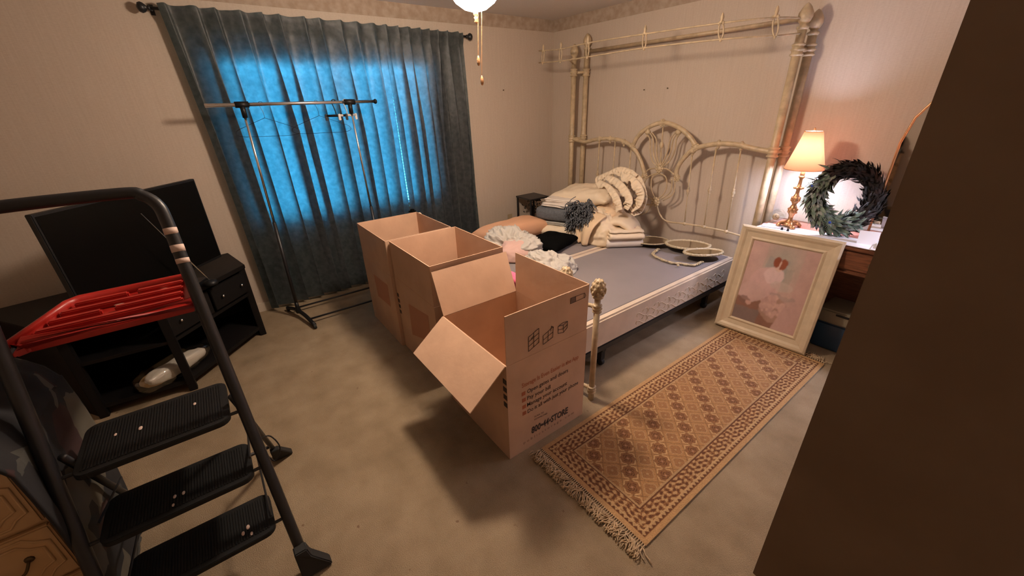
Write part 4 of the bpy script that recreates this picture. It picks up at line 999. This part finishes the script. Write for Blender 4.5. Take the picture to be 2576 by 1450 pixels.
for (x, y, l) in ((1622, 226, 'left-hand'), (1681, 222, 'right-hand')):
    p = atY(x, y, WY); tag(MB().lathe([(.0025, 0), (.0025, .01), (.006, .011), (.006, .014), (.001, .015)], p, 8, (0, -1, 0)).build('wall_nail', 'pull', None), 'small dark nail above the headboard arch, the %s one of two' % l, 'nail')
# toy peeking over the far box, sitting on a bin
tb_ = thing('storage_bin', 'grey lidded storage bin hidden behind the farthest box, under the toy', 'bin', (-3.40, 1.52, 0))
MB().box((-3.46, 1.36, .0), (-3.16, 1.66, .50)).build('tub', 'greysheet', tb_, bevel=.01); MB().box((-3.47, 1.35, .50), (-3.15, 1.67, .52)).build('lid', 'greysheet', tb_, bevel=.006)
tc_ = atX(1038, 536, -3.32)
ty = thing('plush_toy', 'little tan plush toy with a black hat peeking over the farthest box', 'toy', (tc_.x, tc_.y, .52))
bundle_cloth('toy_body', None, None, (tc_.x, tc_.y, .63), (.05, .055, .11), None, 'skin', .008, 20, 20, 1, parent=ty)
MB().ball((tc_.x, tc_.y, tc_.z-.015), .034, 14, (1, 1, 1)).build('head', 'skin', ty, True)
MB().lathe([(.034, 0), (.034, .003), (.020, .006), (.018, .020), (.001, .022)], (tc_.x, tc_.y, tc_.z+.012), 14).build('hat', 'velvet', ty, True)
for dy in (-.013, .013): MB().ball((tc_.x+.030, tc_.y+dy, tc_.z-.010), .005, 6).build('eye', 'black', ty)
MB().ball((tc_.x+.035, tc_.y, tc_.z-.02), .006, 6).build('nose', 'black', ty)
MB().ball((tc_.x, tc_.y+.062, tc_.z-.03), .022, 10, (.8, 1, 1.1)).build('paw', 'palecloth', ty, True)

# ================================================================== RUG
def rug_color(u, v, Wd, Ln):
    """u, v arrays in metres"""
    cream = np.array([.54, .335, .155]); tan = np.array([.40, .205, .078]); brown = np.array([.13, .045, .014]); mid = np.array([.265, .12, .042]); rose = np.array([.42, .22, .14])
    rs = np.random.RandomState(2)
    n1 = rs.rand(*u.shape)
    col = np.zeros(u.shape+(3,)); col[:] = tan
    d = np.minimum(np.minimum(u, Wd-u), np.minimum(v, Ln-v))
    du = np.minimum(u, Wd-u); dv = np.minimum(v, Ln-v)
    along = np.where(du < dv, v, u)
    # field lattice
    c = .118; a = (u-Wd/2)/c+(v)/c; b = (u-Wd/2)/c-(v)/c
    ia, ib = np.floor(a), np.floor(b); fa, fb = a-ia-.5, b-ib-.5
    p = fa-fb; q_ = fa+fb   # rug-aligned coordinates in the cell
    x, y = (fa+fb)/2*1.0, (fa-fb)/2*1.0
    big = (np.abs(fa)+0*fb < .5)
    r8 = np.maximum(np.maximum(np.abs(x), np.abs(y))*1.42, (np.abs(x)+np.abs(y))*1.0)
    th = np.arctan2(y, x); rr = np.hypot(x, y)
    even = ((ia+ib) % 2 == 0)
    alt = (ia % 2 == 0)
    sc = .37+.022*np.cos(8*th)
    col[:] = tan*1.02
    ring = (rr < sc) & (rr > sc-.055); inner = rr <= sc-.055
    col[ring & alt] = cream; col[inner & alt] = mid
    fl = inner & alt & (np.cos(4*th)*.09+.16 > np.abs(rr-.13)*2.4) & (np.sin(rr*70+4*th) > -.1)
    col[fl] = brown
    col[inner & alt & (rr < .045)] = rose
    sc2 = .27+.03*np.cos(4*th)
    ring2 = (rr < sc2) & (rr > sc2-.03) & ~alt; col[ring2] = cream*.85
    col[(rr < sc2-.03) & ~alt] = np.array([.33, .16, .062]); col[(rr < .05) & ~alt] = cream*.8
    lat = (np.abs(np.abs(fa)-.5) < .022) | (np.abs(np.abs(fb)-.5) < .022); col[lat] = tan*.62
    # borders
    bd = d < .125
    fz = np.sin(along*190)+np.sin(d*300+1.8*np.sin(along*88))+.8*np.sin(along*121+d*230)+1.0*(n1-.5)
    bc = np.where((fz > .55)[..., None], cream*.92, np.where((fz < -.7)[..., None], brown, mid*1.05))
    col[bd] = bc[bd]
    col[(d > .112) & (d < .118)] = brown; col[(d > .118) & (d < .127)] = cream*.8
    m1 = (d > .040) & (d < .047); col[m1] = cream
    m2 = (d > .026) & (d <= .040); zz = (np.abs((along*42) % 1-.5)*.014*2 > (d-.026)); col[m2] = np.where(zz[..., None], brown, cream*.9)[m2]
    col[d <= .026] = cream*np.array([.92, .86, .80]); col[(d > .023) & (d <= .026)] = mid
    col *= (.62+.42*n1)[..., None]
    return np.clip(col, 0, 1)
def color_grid(name, P00, ex, ey, Wd, Ln, nu, nv, fn, m, nrm, parent=None, hfn=None):
    us = np.linspace(0, 1, nu+1); vsv = np.linspace(0, 1, nv+1); U, V = np.meshgrid(us, vsv)
    P = np.array(P00)[None, None]+U[..., None]*Wd*np.array(ex)+V[..., None]*Ln*np.array(ey)
    if hfn is not None: P = P+hfn(U, V)[..., None]*np.array(nrm)
    idx = (np.arange(nv)[:, None]*(nu+1)+np.arange(nu)[None]).ravel(); fa = np.stack([idx, idx+1, idx+nu+2, idx+nu+1], 1)
    me = bpy.data.meshes.new(name); me.vertices.add(P.shape[0]*P.shape[1]); me.vertices.foreach_set('co', P.ravel())
    me.loops.add(fa.size); me.loops.foreach_set('vertex_index', fa.ravel().astype(np.int32)); me.polygons.add(len(fa))
    me.polygons.foreach_set('loop_start', (np.arange(len(fa))*4).astype(np.int32)); me.update(calc_edges=True)
    c = fn(U*Wd, V*Ln, Wd, Ln); ca = me.color_attributes.new('Col', 'FLOAT_COLOR', 'POINT')
    ca.data.foreach_set('color', np.concatenate([c, np.ones(c.shape[:2]+(1,))], -1).ravel().astype(np.float32))
    me.materials.append(m); me.polygons.foreach_set('use_smooth', [True]*len(fa))
    o = bpy.data.objects.new(name, me); COL.objects.link(o)
    if parent: o.parent = parent; o.matrix_parent_inverse = parent.matrix_basis.inverted()
    return o
rA, rN, rFL, rFR = atZ(1362, 1128, .008), atZ(1625, 1374, .008), atZ(1820, 818, .008), atZ(2046, 897, .008)
near = (rN-rA); ex = near.normalized(); ln = ((rFL+rFR)/2-(rA+rN)/2); ey = ln.normalized(); ey = (ey-ex*ey.dot(ex)); ey.z = 0; ex.z = 0; ex.normalize(); ey.normalize(); RW, RL = near.length, ln.length-.02
rug = thing('runner_rug', 'tan and brown patterned runner rug with cream fringe beside the bed', 'rug', ((rA+rFR)/2*1.0)[:])
rug.matrix_basis = Matrix.Translation(Vector((((rA+rFR)/2).x, ((rA+rFR)/2).y, 0)))
color_grid('rug_pile', (rA.x, rA.y, .009), ex, ey, RW, RL, 270, 780, rug_color, vcol_mat('rug_wool', .95, .4, 400), (0, 0, 1), rug, lambda U, V: .0016*np.sin(V*31+U*3)*np.sin(U*9)+.0)
MB().box((0, 0, .001), (RW, RL, .0065), Matrix((( ex.x, ey.x, 0, rA.x), (ex.y, ey.y, 0, rA.y), (0, 0, 1, 0), (0, 0, 0, 1)))).build('rug_backing', 'fringe', rug)
fr = MB(); rnd = random.Random(21)
for end, sgn, cnt in ((0, -1, 64), (1, 1, 50)):
    for i in range(cnt):
        u = (i+.5)/cnt*RW; clump = math.sin(i*.8)*.6+math.sin(i*.23)*.7; base = Vector((rA.x, rA.y, .008))+ex*u+ey*(RL if end else 0)
        lean = clump+.25*rnd.uniform(-1, 1)
        k0 = base+ey*sgn*.018
        fr.tube([base, k0], .0022, 5); fr.ball(k0, .0045, 6)
        for s in range(4 if not end else 2):
            pts = [k0]; d = (ey*sgn+ex*(lean+rnd.uniform(-.6, .6))).normalized()
            for j in range(5):
                d = (d+ex*rnd.uniform(-.5, .5)+ey*sgn*rnd.uniform(-.3, .3)).normalized(); nx_ = pts[-1]+d*.0135; nx_.z = max(.003, .009+rnd.uniform(-.004, .010)); pts.append(nx_)
            fr.tube(pts, .0023, 4)
fo = fr.build('fringe', 'fringe', rug, True); fo['kind'] = 'stuff'

# ================================================================== PICTURE LEANING ON THE DRESSER
bl_, br_ = atZ(1800, 812, .012), atZ(2024, 892, .012); TL, TRr = atY(1880, 564, 3.085), atY(2134, 612, 3.085)
pex = (br_-bl_).normalized(); wdt = ((br_-bl_).length+(TRr-TL).length)/2; up_ = ((TL+TRr)/2-(bl_+br_)/2); up_ = (up_-pex*up_.dot(pex)); hgt = up_.length; up_.normalize(); pn = pex.cross(up_)
if pn.y > 0: pn = -pn
mid_b = (bl_+br_)/2; O_ = mid_b-pex*wdt/2
pf_ = thing('framed_painting', 'cream framed painting of a girl in pink, leaning on the dresser', 'painting', (mid_b.x, mid_b.y, 0))
def PP(u, v, d=0): return O_+pex*u*wdt+up_*v*hgt+pn*d
fw = .105/wdt*wdt
ring_d = [(0, 0), (0, .022), (.012, .030), (.030, .026), (.045, .017), (.075, .012), (.088, .018), (.095, .012), (.100, .004)]
vs = []; 
for ins, dp in ring_d:
    for cu, cv in ((0, 0), (1, 0), (1, 1), (0, 1)):
        vs.append(PP((ins if cu == 0 else wdt-ins)/wdt, (ins if cv == 0 else hgt-ins)/hgt, dp))
fs = [(i*4+k, i*4+(k+1) % 4, (i+1)*4+(k+1) % 4, (i+1)*4+k) for i in range(len(ring_d)-1) for k in range(4)]
fs += [((len(ring_d)-1)*4+k, (len(ring_d)-1)*4+(k+1) % 4, (k+1) % 4, k) for k in range(4)]
MB().add(vs, fs).build('frame', 'frame', pf_)
def paint(u, v, Wd, Ln):
    x, y = u/Wd, v/Ln
    rs = np.random.RandomState(5)
    def sm(a, s): 
        k = rs.rand(s, s); xi = np.clip(x*(s-1.001), 0, s-1.001); yi = np.clip(y*(s-1.001), 0, s-1.001); x0 = xi.astype(int); y0 = yi.astype(int); fx = xi-x0; fy = yi-y0
        return (k[y0, x0]*(1-fx)*(1-fy)+k[y0, x0+1]*fx*(1-fy)+k[y0+1, x0]*(1-fx)*fy+k[y0+1, x0+1]*fx*fy)-.5
    n = sm(0, 9)*.5+sm(0, 22)*.35+sm(0, 55)*.25
    col = np.empty(x.shape+(3,)); col[:] = (.50, .33, .29)
    def blend(mask, c): 
        m = np.clip(mask, 0, 1)[..., None]; col[:] = col*(1-m)+np.array(c)*m
    wx, wy = x+.05*n, y+.05*n
    blend((np.exp(-((wx-.52)/.30)**2-((wy-.80)/.28)**2))*1.1, (.40, .35, .30))
    blend(((wx > .30) & (wx < .62) & (wy > .60) & (wy < .84))*.75, (.33, .31, .29))
    blend(((wx > .58) & (wx < .72) & (wy > .48) & (wy < .75))*.4, (.30, .29, .24))
    blend((wx < .25)*(wy > .45)*.5, (.56, .36, .33)); blend((wx > .80)*.5, (.50, .31, .28))
    blend((wy < .30)*(wx < .74-.25*(.3-wy))*1., (.24, .12, .085)); blend((wy < .17)*(wx < .40)*.8, (.20, .15, .14))
    blend((((wx-.36)/.24)**2+((wy-.52)/.20)**2 < 1)*.9, (.58, .38, .36))      # skirt
    blend((((wx-.20)/.20)**2+((wy-.38)/.13)**2 < 1)*.9, (.55, .37, .34))
    blend((((wx-.46)/.15)**2+((wy-.64)/.10)**2 < 1)*.9, (.66, .48, .47))     # bodice
    blend((((wx-.62)/.17)**2+((wy-.53)/.06)**2 < 1)*.5, (.52, .43, .38))
    blend((((wx-.66)/.20)**2+((wy-.40)/.035)**2 < 1)*.5, (.32, .25, .22))
    blend((((wx-.13)/.10)**2+((wy-.265)/.05)**2 < 1)*.7, (.20, .11, .09)); blend((((wx-.20)/.05)**2+((wy-.24)/.03)**2 < 1)*.9, (.55, .33, .28))
    blend((((wx-.50)/.055)**2+((wy-.745)/.045)**2 < 1)*1., (.60, .42, .36))
    blend((((wx-.445)/.055)**2+((wy-.80)/.06)**2 < 1)*1., (.26, .07, .035)); blend((((wx-.545)/.055)**2+((wy-.79)/.062)**2 < 1)*1., (.28, .08, .04)); blend((((wx-.497)/.012)**2+((wy-.785)/.035)**2 < 1)*1., (.62, .44, .38))
    blend((((wx-.585)/.21)**2+((wy-.235)/.165)**2 < 1)*1., (.38, .23, .18))   # flower basket
    for k in range(60):
        a = rs.rand()*6.28; r = rs.rand()**.5; cx_, cy_ = .585+.20*r*math.cos(a), .27+.12*r*math.sin(a); s = .018+.022*rs.rand(); t_ = rs.rand()
        blend((((x-cx_)/s)**2+((y-cy_)/s)**2 < 1)*.75, (.45+.2*t_, .28+.14*t_, .25+.12*t_))
    blend(((wx > .72-.3*(.25-wy)) & (wy < .30))*1., (.50, .32, .29))
    for _ in range(3):
        q = np.pad(col, ((1, 1), (1, 1), (0, 0)), 'edge'); col = (q[1:-1, 1:-1]*2+q[:-2, 1:-1]+q[2:, 1:-1]+q[1:-1, :-2]+q[1:-1, 2:])/6
    col *= (1+.25*n)[..., None]; return np.clip(col, 0, 1)
color_grid('canvas', tuple(PP(.098/wdt, .098/hgt, .006)), pex, up_, wdt-.196, hgt-.196, 150, 180, paint, vcol_mat('painted_canvas', .35, .15, 200), pn, pf_)
MB().slab([PP(.09/wdt, .09/hgt, .001), PP(1-.09/wdt, .09/hgt, .001), PP(1-.09/wdt, 1-.09/hgt, .001), PP(.09/wdt, 1-.09/hgt, .001)], pn, .003).build('backing_board', 'card', pf_)

# ================================================================== DRESSER / VANITY
dx0, dx1, dy0, dy1, dz = -1.215, .15, 3.105, 3.52, .77
dv = thing('vanity_dresser', 'reddish brown vanity dresser behind the leaning painting', 'dresser', ((dx0+dx1)/2, 3.3, 0))
MB().box((dx0-.01, dy0-.012, dz-.022), (dx1+.01, dy1, dz)).build('top', 'oak', dv, bevel=.005)
MB().box((dx0, dy0+.01, .60), (dx1, dy1, dz-.022)).build('apron', 'oak', dv)
for x0_, x1_ in ((-1.18, -.74), (-.72, -.28), (-.26, .12)):
    d_ = MB().box((x0_, dy0-.006, .622), (x1_, dy0+.01, .737)).build('drawer', 'oak', dv, bevel=.004)
    c = Vector(((x0_+x1_)/2, dy0-.006, .685)); m_ = MB(); m_.lathe([(.02, 0), (.016, .004), (.001, .005)], c, 12, (0, -1, 0)); m_.tube(curve([c+Vector((-.018, -.004, 0)), c+Vector((-.015, -.016, -.016)), c+Vector((0, -.018, -.022)), c+Vector((.015, -.016, -.016)), c+Vector((.018, -.004, 0))], 4), .003, 6); m_.build('drawer_pull', 'pull', d_, True)
MB().box((dx0, dy0-.004, .594), (dx1, dy0+.012, .606)).build('moulding', 'oak', dv, bevel=.002)
for x in (dx0+.025, -.27, dx1-.025):
    for y in (dy0+.03, dy1-.03): MB().lathe([(.012, 0), (.018, .02), (.016, .05), (.022, .3), (.024, .598)], (x, y, .0), 12).build('leg', 'oak', dv, True)
MB().box((dx0+.01, dy1-.02, .18), (dx1-.01, dy1-.005, .6)).build('back_panel', 'oak', dv)
# cloth runner and papers
tag(MB().box((-1.17, 3.16, dz+.0005), (-.55, 3.46, dz+.003)).build('table_runner', 'pinkcloth'), 'rose coloured runner under the lamp and wreath on the dresser', 'table runner')
pp = MB(); pp.slab([(-1.21, 3.10, dz+.0035), (-.50, 3.10, dz+.0035), (-.53, 3.30, dz+.0035), (-1.19, 3.27, dz+.0035)], (0, 0, 1), .003)
tag(pp.build('paper_sheet', 'paper'), 'large white paper sheet along the front of the dresser top', 'paper')
for i, (x0_, y0_, w_, h_, a, l) in enumerate(((-.42, 3.135, .26, .19, .1, 'lowest'), (-.40, 3.15, .24, .17, -.12, 'middle'), (-.43, 3.16, .22, .17, .2, 'topmost'))):
    m_ = MB().box((-w_/2, -h_/2, 0), (w_/2, h_/2, .004), TR(x0_, y0_+.06, dz+.001+.0075+.0055*i) @ RZ(a))
    tag(m_.build('magazine', 'printpaper' if i == 2 else 'paper', None, bevel=.001), '%s of three loose papers stacked by the door side of the dresser top' % l, 'paper', 'loose papers on the dresser')
tag(MB().box((-.08, -.05, 0), (.08, .05, .002), TR(-1.12, 3.20, dz+.0075) @ RZ(.25)).build('photo_print', 'printpaper'), 'grey printed card on the white paper beside the glass clock', 'card')
for k, (x, y, l) in enumerate(((-1.055, 3.155, 'left'), (-1.015, 3.15, 'right'))):
    tag(MB().lathe([(.008, 0), (.009, .004), (.005, .010), (.008, .014), (.001, .018)], (x, y, dz+.0068), 10).build('drawer_knob', 'black', None, True), 'tiny dark knob on the white paper, the %s-hand one' % l, 'knob')
# glass clock
ck = thing('glass_clock', 'small eight-sided clear glass clock on the dresser corner', 'clock', (-1.165, 3.33, dz))
pts = [(-1.165+.048*math.cos(math.radians(22.5+45*k))/.924, 3.31, dz+.052+.048*math.sin(math.radians(22.5+45*k))/.924) for k in range(8)]
MB().slab(pts, (0, 1, 0), .04).build('glass_body', 'clear', ck); MB().lathe([(.022, 0), (.024, .002), (.024, .006), (.001, .007)], (-1.165, 3.306, dz+.052), 20, (0, -1, 0)).build('dial', 'plate', ck, True)
MB().tube([(-1.165, 3.298, dz+.052), (-1.165, 3.298, dz+.067)], .0012, 5).build('clock_hand', 'black', ck); MB().tube([(-1.165, 3.298, dz+.052), (-1.155, 3.298, dz+.048)], .0012, 5).build('clock_hand', 'black', ck)

# ================================================================== TABLE LAMP
lx, ly = -1.058, 3.27
lp = thing('table_lamp', 'brass table lamp with a glowing orange parchment shade', 'lamp', (lx, ly, dz+.003))
Z0 = dz+.0035
bs = MB(); bs.lathe([(.035, .012), (.045, .02), (.03, .035), (.016, .05), (.014, .08), (.022, .10), (.03, .125), (.02, .15), (.013, .165), (.026, .19), (.03, .205), (.018, .225), (.012, .24), (.012, .27), (.02, .28), (.012, .29), (.010, .34), (.018, .352), (.018, .36), (.006, .37)], (lx, ly, Z0), 16)
STEM = bs
fm = MB()
for k in range(4):
    a = k*math.pi/2+.6
    fm.tube(curve([(lx+.02*math.cos(a), ly+.02*math.sin(a), Z0+.04), (lx+.05*math.cos(a), ly+.05*math.sin(a), Z0+.035), (lx+.072*math.cos(a), ly+.072*math.sin(a), Z0+.012), (lx+.062*math.cos(a), ly+.062*math.sin(a), Z0+.009)], 4), .009, 8)
    for j in range(3): fm.ball((lx+(.05+.01*j)*math.cos(a+.2*(j-1)), ly+(.05+.01*j)*math.sin(a+.2*(j-1)), Z0+.026-.006*j), .012, 7)
fm.build('ornate_foot', 'brass', lp, True)
om = STEM
for zz in (.11, .13, .195, .21, .28):
    for k in range(6):
        a = k*math.pi/3+zz*9; om.ball((lx+.024*math.cos(a), ly+.024*math.sin(a), Z0+zz), .009, 6)
om.build('stem', 'brass', lp, True)
s0, s1 = 1.182, 1.422
sh = MB(); seg = 48; prof = [(.118, s0), (.100, s0+.06), (.083, s0+.12), (.067, s0+.18), (.052, s1)]
vs = [(lx+r*math.cos(2*math.pi*k/seg), ly+r*math.sin(2*math.pi*k/seg), z) for r, z in prof for k in range(seg)]
so = sh.add(vs, [(i*seg+k, i*seg+(k+1) % seg, (i+1)*seg+(k+1) % seg, (i+1)*seg+k) for i in range(len(prof)-1) for k in range(seg)]).build('lamp_shade', 'shade', lp, True)
for r, z in ((.118, s0), (.052, s1)): MB().tube([(lx+r*math.cos(a), ly+r*math.sin(a), z) for a in np.linspace(0, 2*math.pi, 41)[:-1]], .0022, 6, closed=True).build('shade_trim', 'brass', so, True)
for px, py in ((2030, 380), (2003, 416), (2056, 430), (1984, 400), (2070, 372)):
    d = ray(px, py)  # meet the cone
    best = None
    for t in np.linspace(3.0, 4.6, 400):
        p = CAM+d*t; fr_ = (p.z-s0)/(s1-s0); r = .118+(.052-.118)*fr_
        if 0 <= fr_ <= 1 and math.hypot(p.x-lx, p.y-ly) < r+.0012: best = p; break
    if best is None: continue
    n_ = Vector((best.x-lx, best.y-ly, .03)).normalized(); e_ = Vector((0, 0, 1)).cross(n_).normalized(); u_ = n_.cross(e_)
    m_ = MB()
    for a in (-.6, .1, .8): dd = e_*math.cos(a)+u_*math.sin(a); m_.add([best+n_*.001, best+dd*.006+u_*.0035+n_*.001, best+dd*.013+n_*.0008, best+dd*.006-u_*.0035+n_*.001], [(0, 1, 2, 3)])
    m_.build('leaf_motif', 'motif', so)
hp_ = MB(); hp_.tube([(lx-.045, ly, s0+.02), (lx-.052, ly, s0+.12), (lx-.01, ly, s1+.004), (lx+.01, ly, s1+.004), (lx+.052, ly, s0+.12), (lx+.045, ly, s0+.02)], .0016, 6); hp_.lathe([(.008, 0), (.004, .004), (.008, .012), (.001, .02)], (lx, ly, s1+.004), 10); hp_.build('harp_and_finial', 'brass', lp, True)
bm_ = mat('bulb_glass', (1, 1, 1), .3, emit=LAMP_COL, estr=LAMP_STR)
MB().lathe([(.012, 1.185), (.020, 1.195), (.024, 1.22), (.024, 1.36), (.018, 1.378), (.001, 1.385)], (lx, ly, 0), 18).build('bulb', bm_, lp, True)
MB().lathe([(.012, 1.13), (.014, 1.14), (.014, 1.19)], (lx, ly, 0), 12).build('socket', 'brass', lp, True)

# matching lamp added unseen behind the door to brighten that side of the room
fill_lamp = lp.copy(); COL.objects.link(fill_lamp); OFF = Matrix.Translation((1.10, -.02, 0)); fill_lamp.matrix_basis = OFF @ lp.matrix_basis
fill_lamp['label'] = 'brass lamp with parchment shade, added behind the door as unseen fill light'
for ch_ in list(lp.children):
    c = ch_.copy(); COL.objects.link(c); c.parent = fill_lamp; c.matrix_parent_inverse = ch_.matrix_parent_inverse.copy()
    for g_ in ch_.children:
        d_ = g_.copy(); COL.objects.link(d_); d_.parent = c; d_.matrix_parent_inverse = g_.matrix_parent_inverse.copy()
for ch_ in fill_lamp.children:
    if ch_.name.startswith('bulb'):
        ch_.data = ch_.data.copy(); ch_.data.materials.clear(); ch_.data.materials.append(mat('fill_bulb_glass', (1, 1, 1), .3, emit=LAMP_COL, estr=FILL_LAMP_STR))
for o_ in (lp, fill_lamp): o_['group'] = 'table lamps on the dresser'

# ================================================================== WREATH
wr = thing('wreath', 'round wreath of dark feathers and sage leaves propped against the wall on the dresser', 'wreath', (-.78, 3.35, dz))
wc = Vector((-.80, 3.30, dz+.008+.245)); WR, wr_ = .175, .05
wn = Vector((.70, -.68, .20)).normalized(); we = Vector((0, 0, 1)).cross(wn).normalized()*-1; wu = wn.cross(we)
if wu.z < 0: wu = -wu
if we.x < 0: we = -we
MB().tube([wc+we*WR*math.cos(a)+wu*WR*1.0*math.sin(a) for a in np.linspace(0, 2*math.pi, 41)[:-1]], .042, 10, closed=True).build('wreath_ring', 'feather', wr, True)
def feathers(name, m, a0, a1, cnt, L0, L1, w0, seed, curl=.5):
    rnd = random.Random(seed); o = MB()
    for k in range(cnt):
        a = math.radians(rnd.uniform(a0, a1)); rad = we*math.cos(a)+wu*math.sin(a); tang = -we*math.sin(a)+wu*math.cos(a)
        phi = rnd.uniform(-1.9, 1.9); out = rad*math.sin(phi)+wn*math.cos(phi); p = wc+rad*WR+out*.040
        d = (out*.75+tang*rnd.uniform(.1, 1.1)+Vector((rnd.gauss(0, .2), rnd.gauss(0, .2), rnd.gauss(0, .2)))).normalized()
        ln_ = rnd.uniform(L0, L1); sidev = d.cross(out+Vector((.01, 0, 0))).normalized(); bend = (tang*.6-out*.6+rad*rnd.uniform(-.4, .4))*curl
        pts = []; q = p.copy(); dd = d.copy()
        for j in range(5):
            pts.append(q.copy()); dd = (dd+bend*.25).normalized(); q = q+dd*ln_/4
        ws = [.35*w0, w0, w0*.9, w0*.55, .05*w0]; vs = []
        for j, q in enumerate(pts):
            if q.y > 3.53: q.y = 3.53
            if q.z < dz+.006: q.z = dz+.006
            vs += [q-sidev*ws[j], q+out*ws[j]*.25, q+sidev*ws[j]]
        for v_ in vs:
            if v_.z < dz+.005: v_.z = dz+.005
            if v_.y > 3.54: v_.y = 3.54
        o.add(vs, [(j*3+i, j*3+i+1, (j+1)*3+i+1, (j+1)*3+i) for j in range(4) for i in range(2)])
    return o.build(name, m, wr, True)
feathers('dark_feathers', 'feather', -80, 130, 640, .035, .078, .0095, 1, 1.5)
feathers('sage_leaves', 'sage', 122, 300, 230, .045, .080, .0125, 2, .5)
feathers('silver_leaves', 'silver', 128, 285, 170, .035, .060, .012, 3, .7)
feathers('dark_leaves', 'feather', 140, 300, 120, .03, .05, .008, 6, .5)  # dark leaves mixed in among the sage ones
for px, py, s in ((2086, 560, 1), (2042, 468, .8)):
    p = atP(px, py, wc+wn*.088, wn)
    pe = MB(); 
    for k in range(16):
        a = k*math.pi/8; dd = we*math.cos(a)+wu*math.sin(a); pe.tube([p, p+dd*.016*s, p+dd*.036*s-wn*.006], .0018, 4)
    po = pe.build('peacock_feather', 'sage', wr, True); MB().ball(p+wn*.003, .0085*s, 10, (1, .5, 1)).build('feather_eye', 'blue', po, True)
q0 = wc+we*.21+wu*.03+wn*.02
MB().tube(curve([q0, q0+we*.05+wu*.035, q0+we*.10+wu*.065, q0+we*.13+wu*.09], 5), [.006*(1-i/17.0)+.0006 for i in range(16)], 5).build('long_feather', 'feather', wr, True)

# ================================================================== ARCHED MIRROR, SMALL THINGS, BIN
am = thing('arched_mirror', 'arched wooden-framed dresser mirror partly behind the door', 'mirror', (-.25, 3.44, dz))
mc, mw = -.275, .37; my = 3.44
arc_ = [(mc-mw, dz+.02), (mc-mw, 1.36), (mc-mw*.93, 1.50), (mc-mw*.75, 1.615), (mc-mw*.42, 1.70), (mc, 1.73), (mc+mw*.42, 1.70), (mc+mw*.75, 1.615), (mc+mw*.93, 1.50), (mc+mw, 1.36), (mc+mw, dz+.02)]
MB().slab([(x, my, z) for x, z in arc_], (0, 1, 0), .012).build('mirror_glass', mat('clear_mirror', (.85, .82, .8), .03, 1), am)
MB().tube([(x, my-.002, z) for x, z in arc_], .007, 8).build('mirror_frame', 'brass', am, True)
MB().box((mc-mw-.03, my-.01, dz), (mc+mw+.03, my+.03, dz+.03)).build('mirror_base', 'oak', am, bevel=.004)
tag(MB().box((-.05, -.003, 0), (.05, .003, .085), TR(-.585, 3.20, dz+.0035) @ RZ(.35) @ Matrix.Rotation(-.2, 4, 'X')).build('greeting_card', 'paper'), 'white card standing behind the wreath on the dresser', 'card')
jb = thing('jewellery_box', 'open brown wooden box of trinkets behind the papers on the dresser', 'box', (-.45, 3.33, dz))
MB().box((-.53, 3.27, dz+.001), (-.34, 3.40, dz+.055)).build('box_body', 'oak', jb, bevel=.003)
o = MB(); rnd = random.Random(3)
for k in range(26): o.ball((-.52+.17*rnd.random(), 3.28+.1*rnd.random(), dz+.062+.02*rnd.random()), .010+.008*rnd.random(), 7, (1.4, 1, .7))
o.build('trinkets', 'palecloth', jb, True)
bn = thing('plastic_bin', 'dark blue plastic bin with smoky lid on the floor under the dresser', 'bin', (-.55, 3.28, 0))
MB().box((-.70, 3.16, .001), (-.36, 3.42, .20)).build('tub', 'binblue', bn, bevel=.012); MB().box((-.705, 3.155, .20), (-.355, 3.425, .30)).build('lid', 'binlid', bn, bevel=.012)
MB().box((-.60, 3.150, .27), (-.50, 3.156, .285)).build('latch', 'black', bn, bevel=.002)
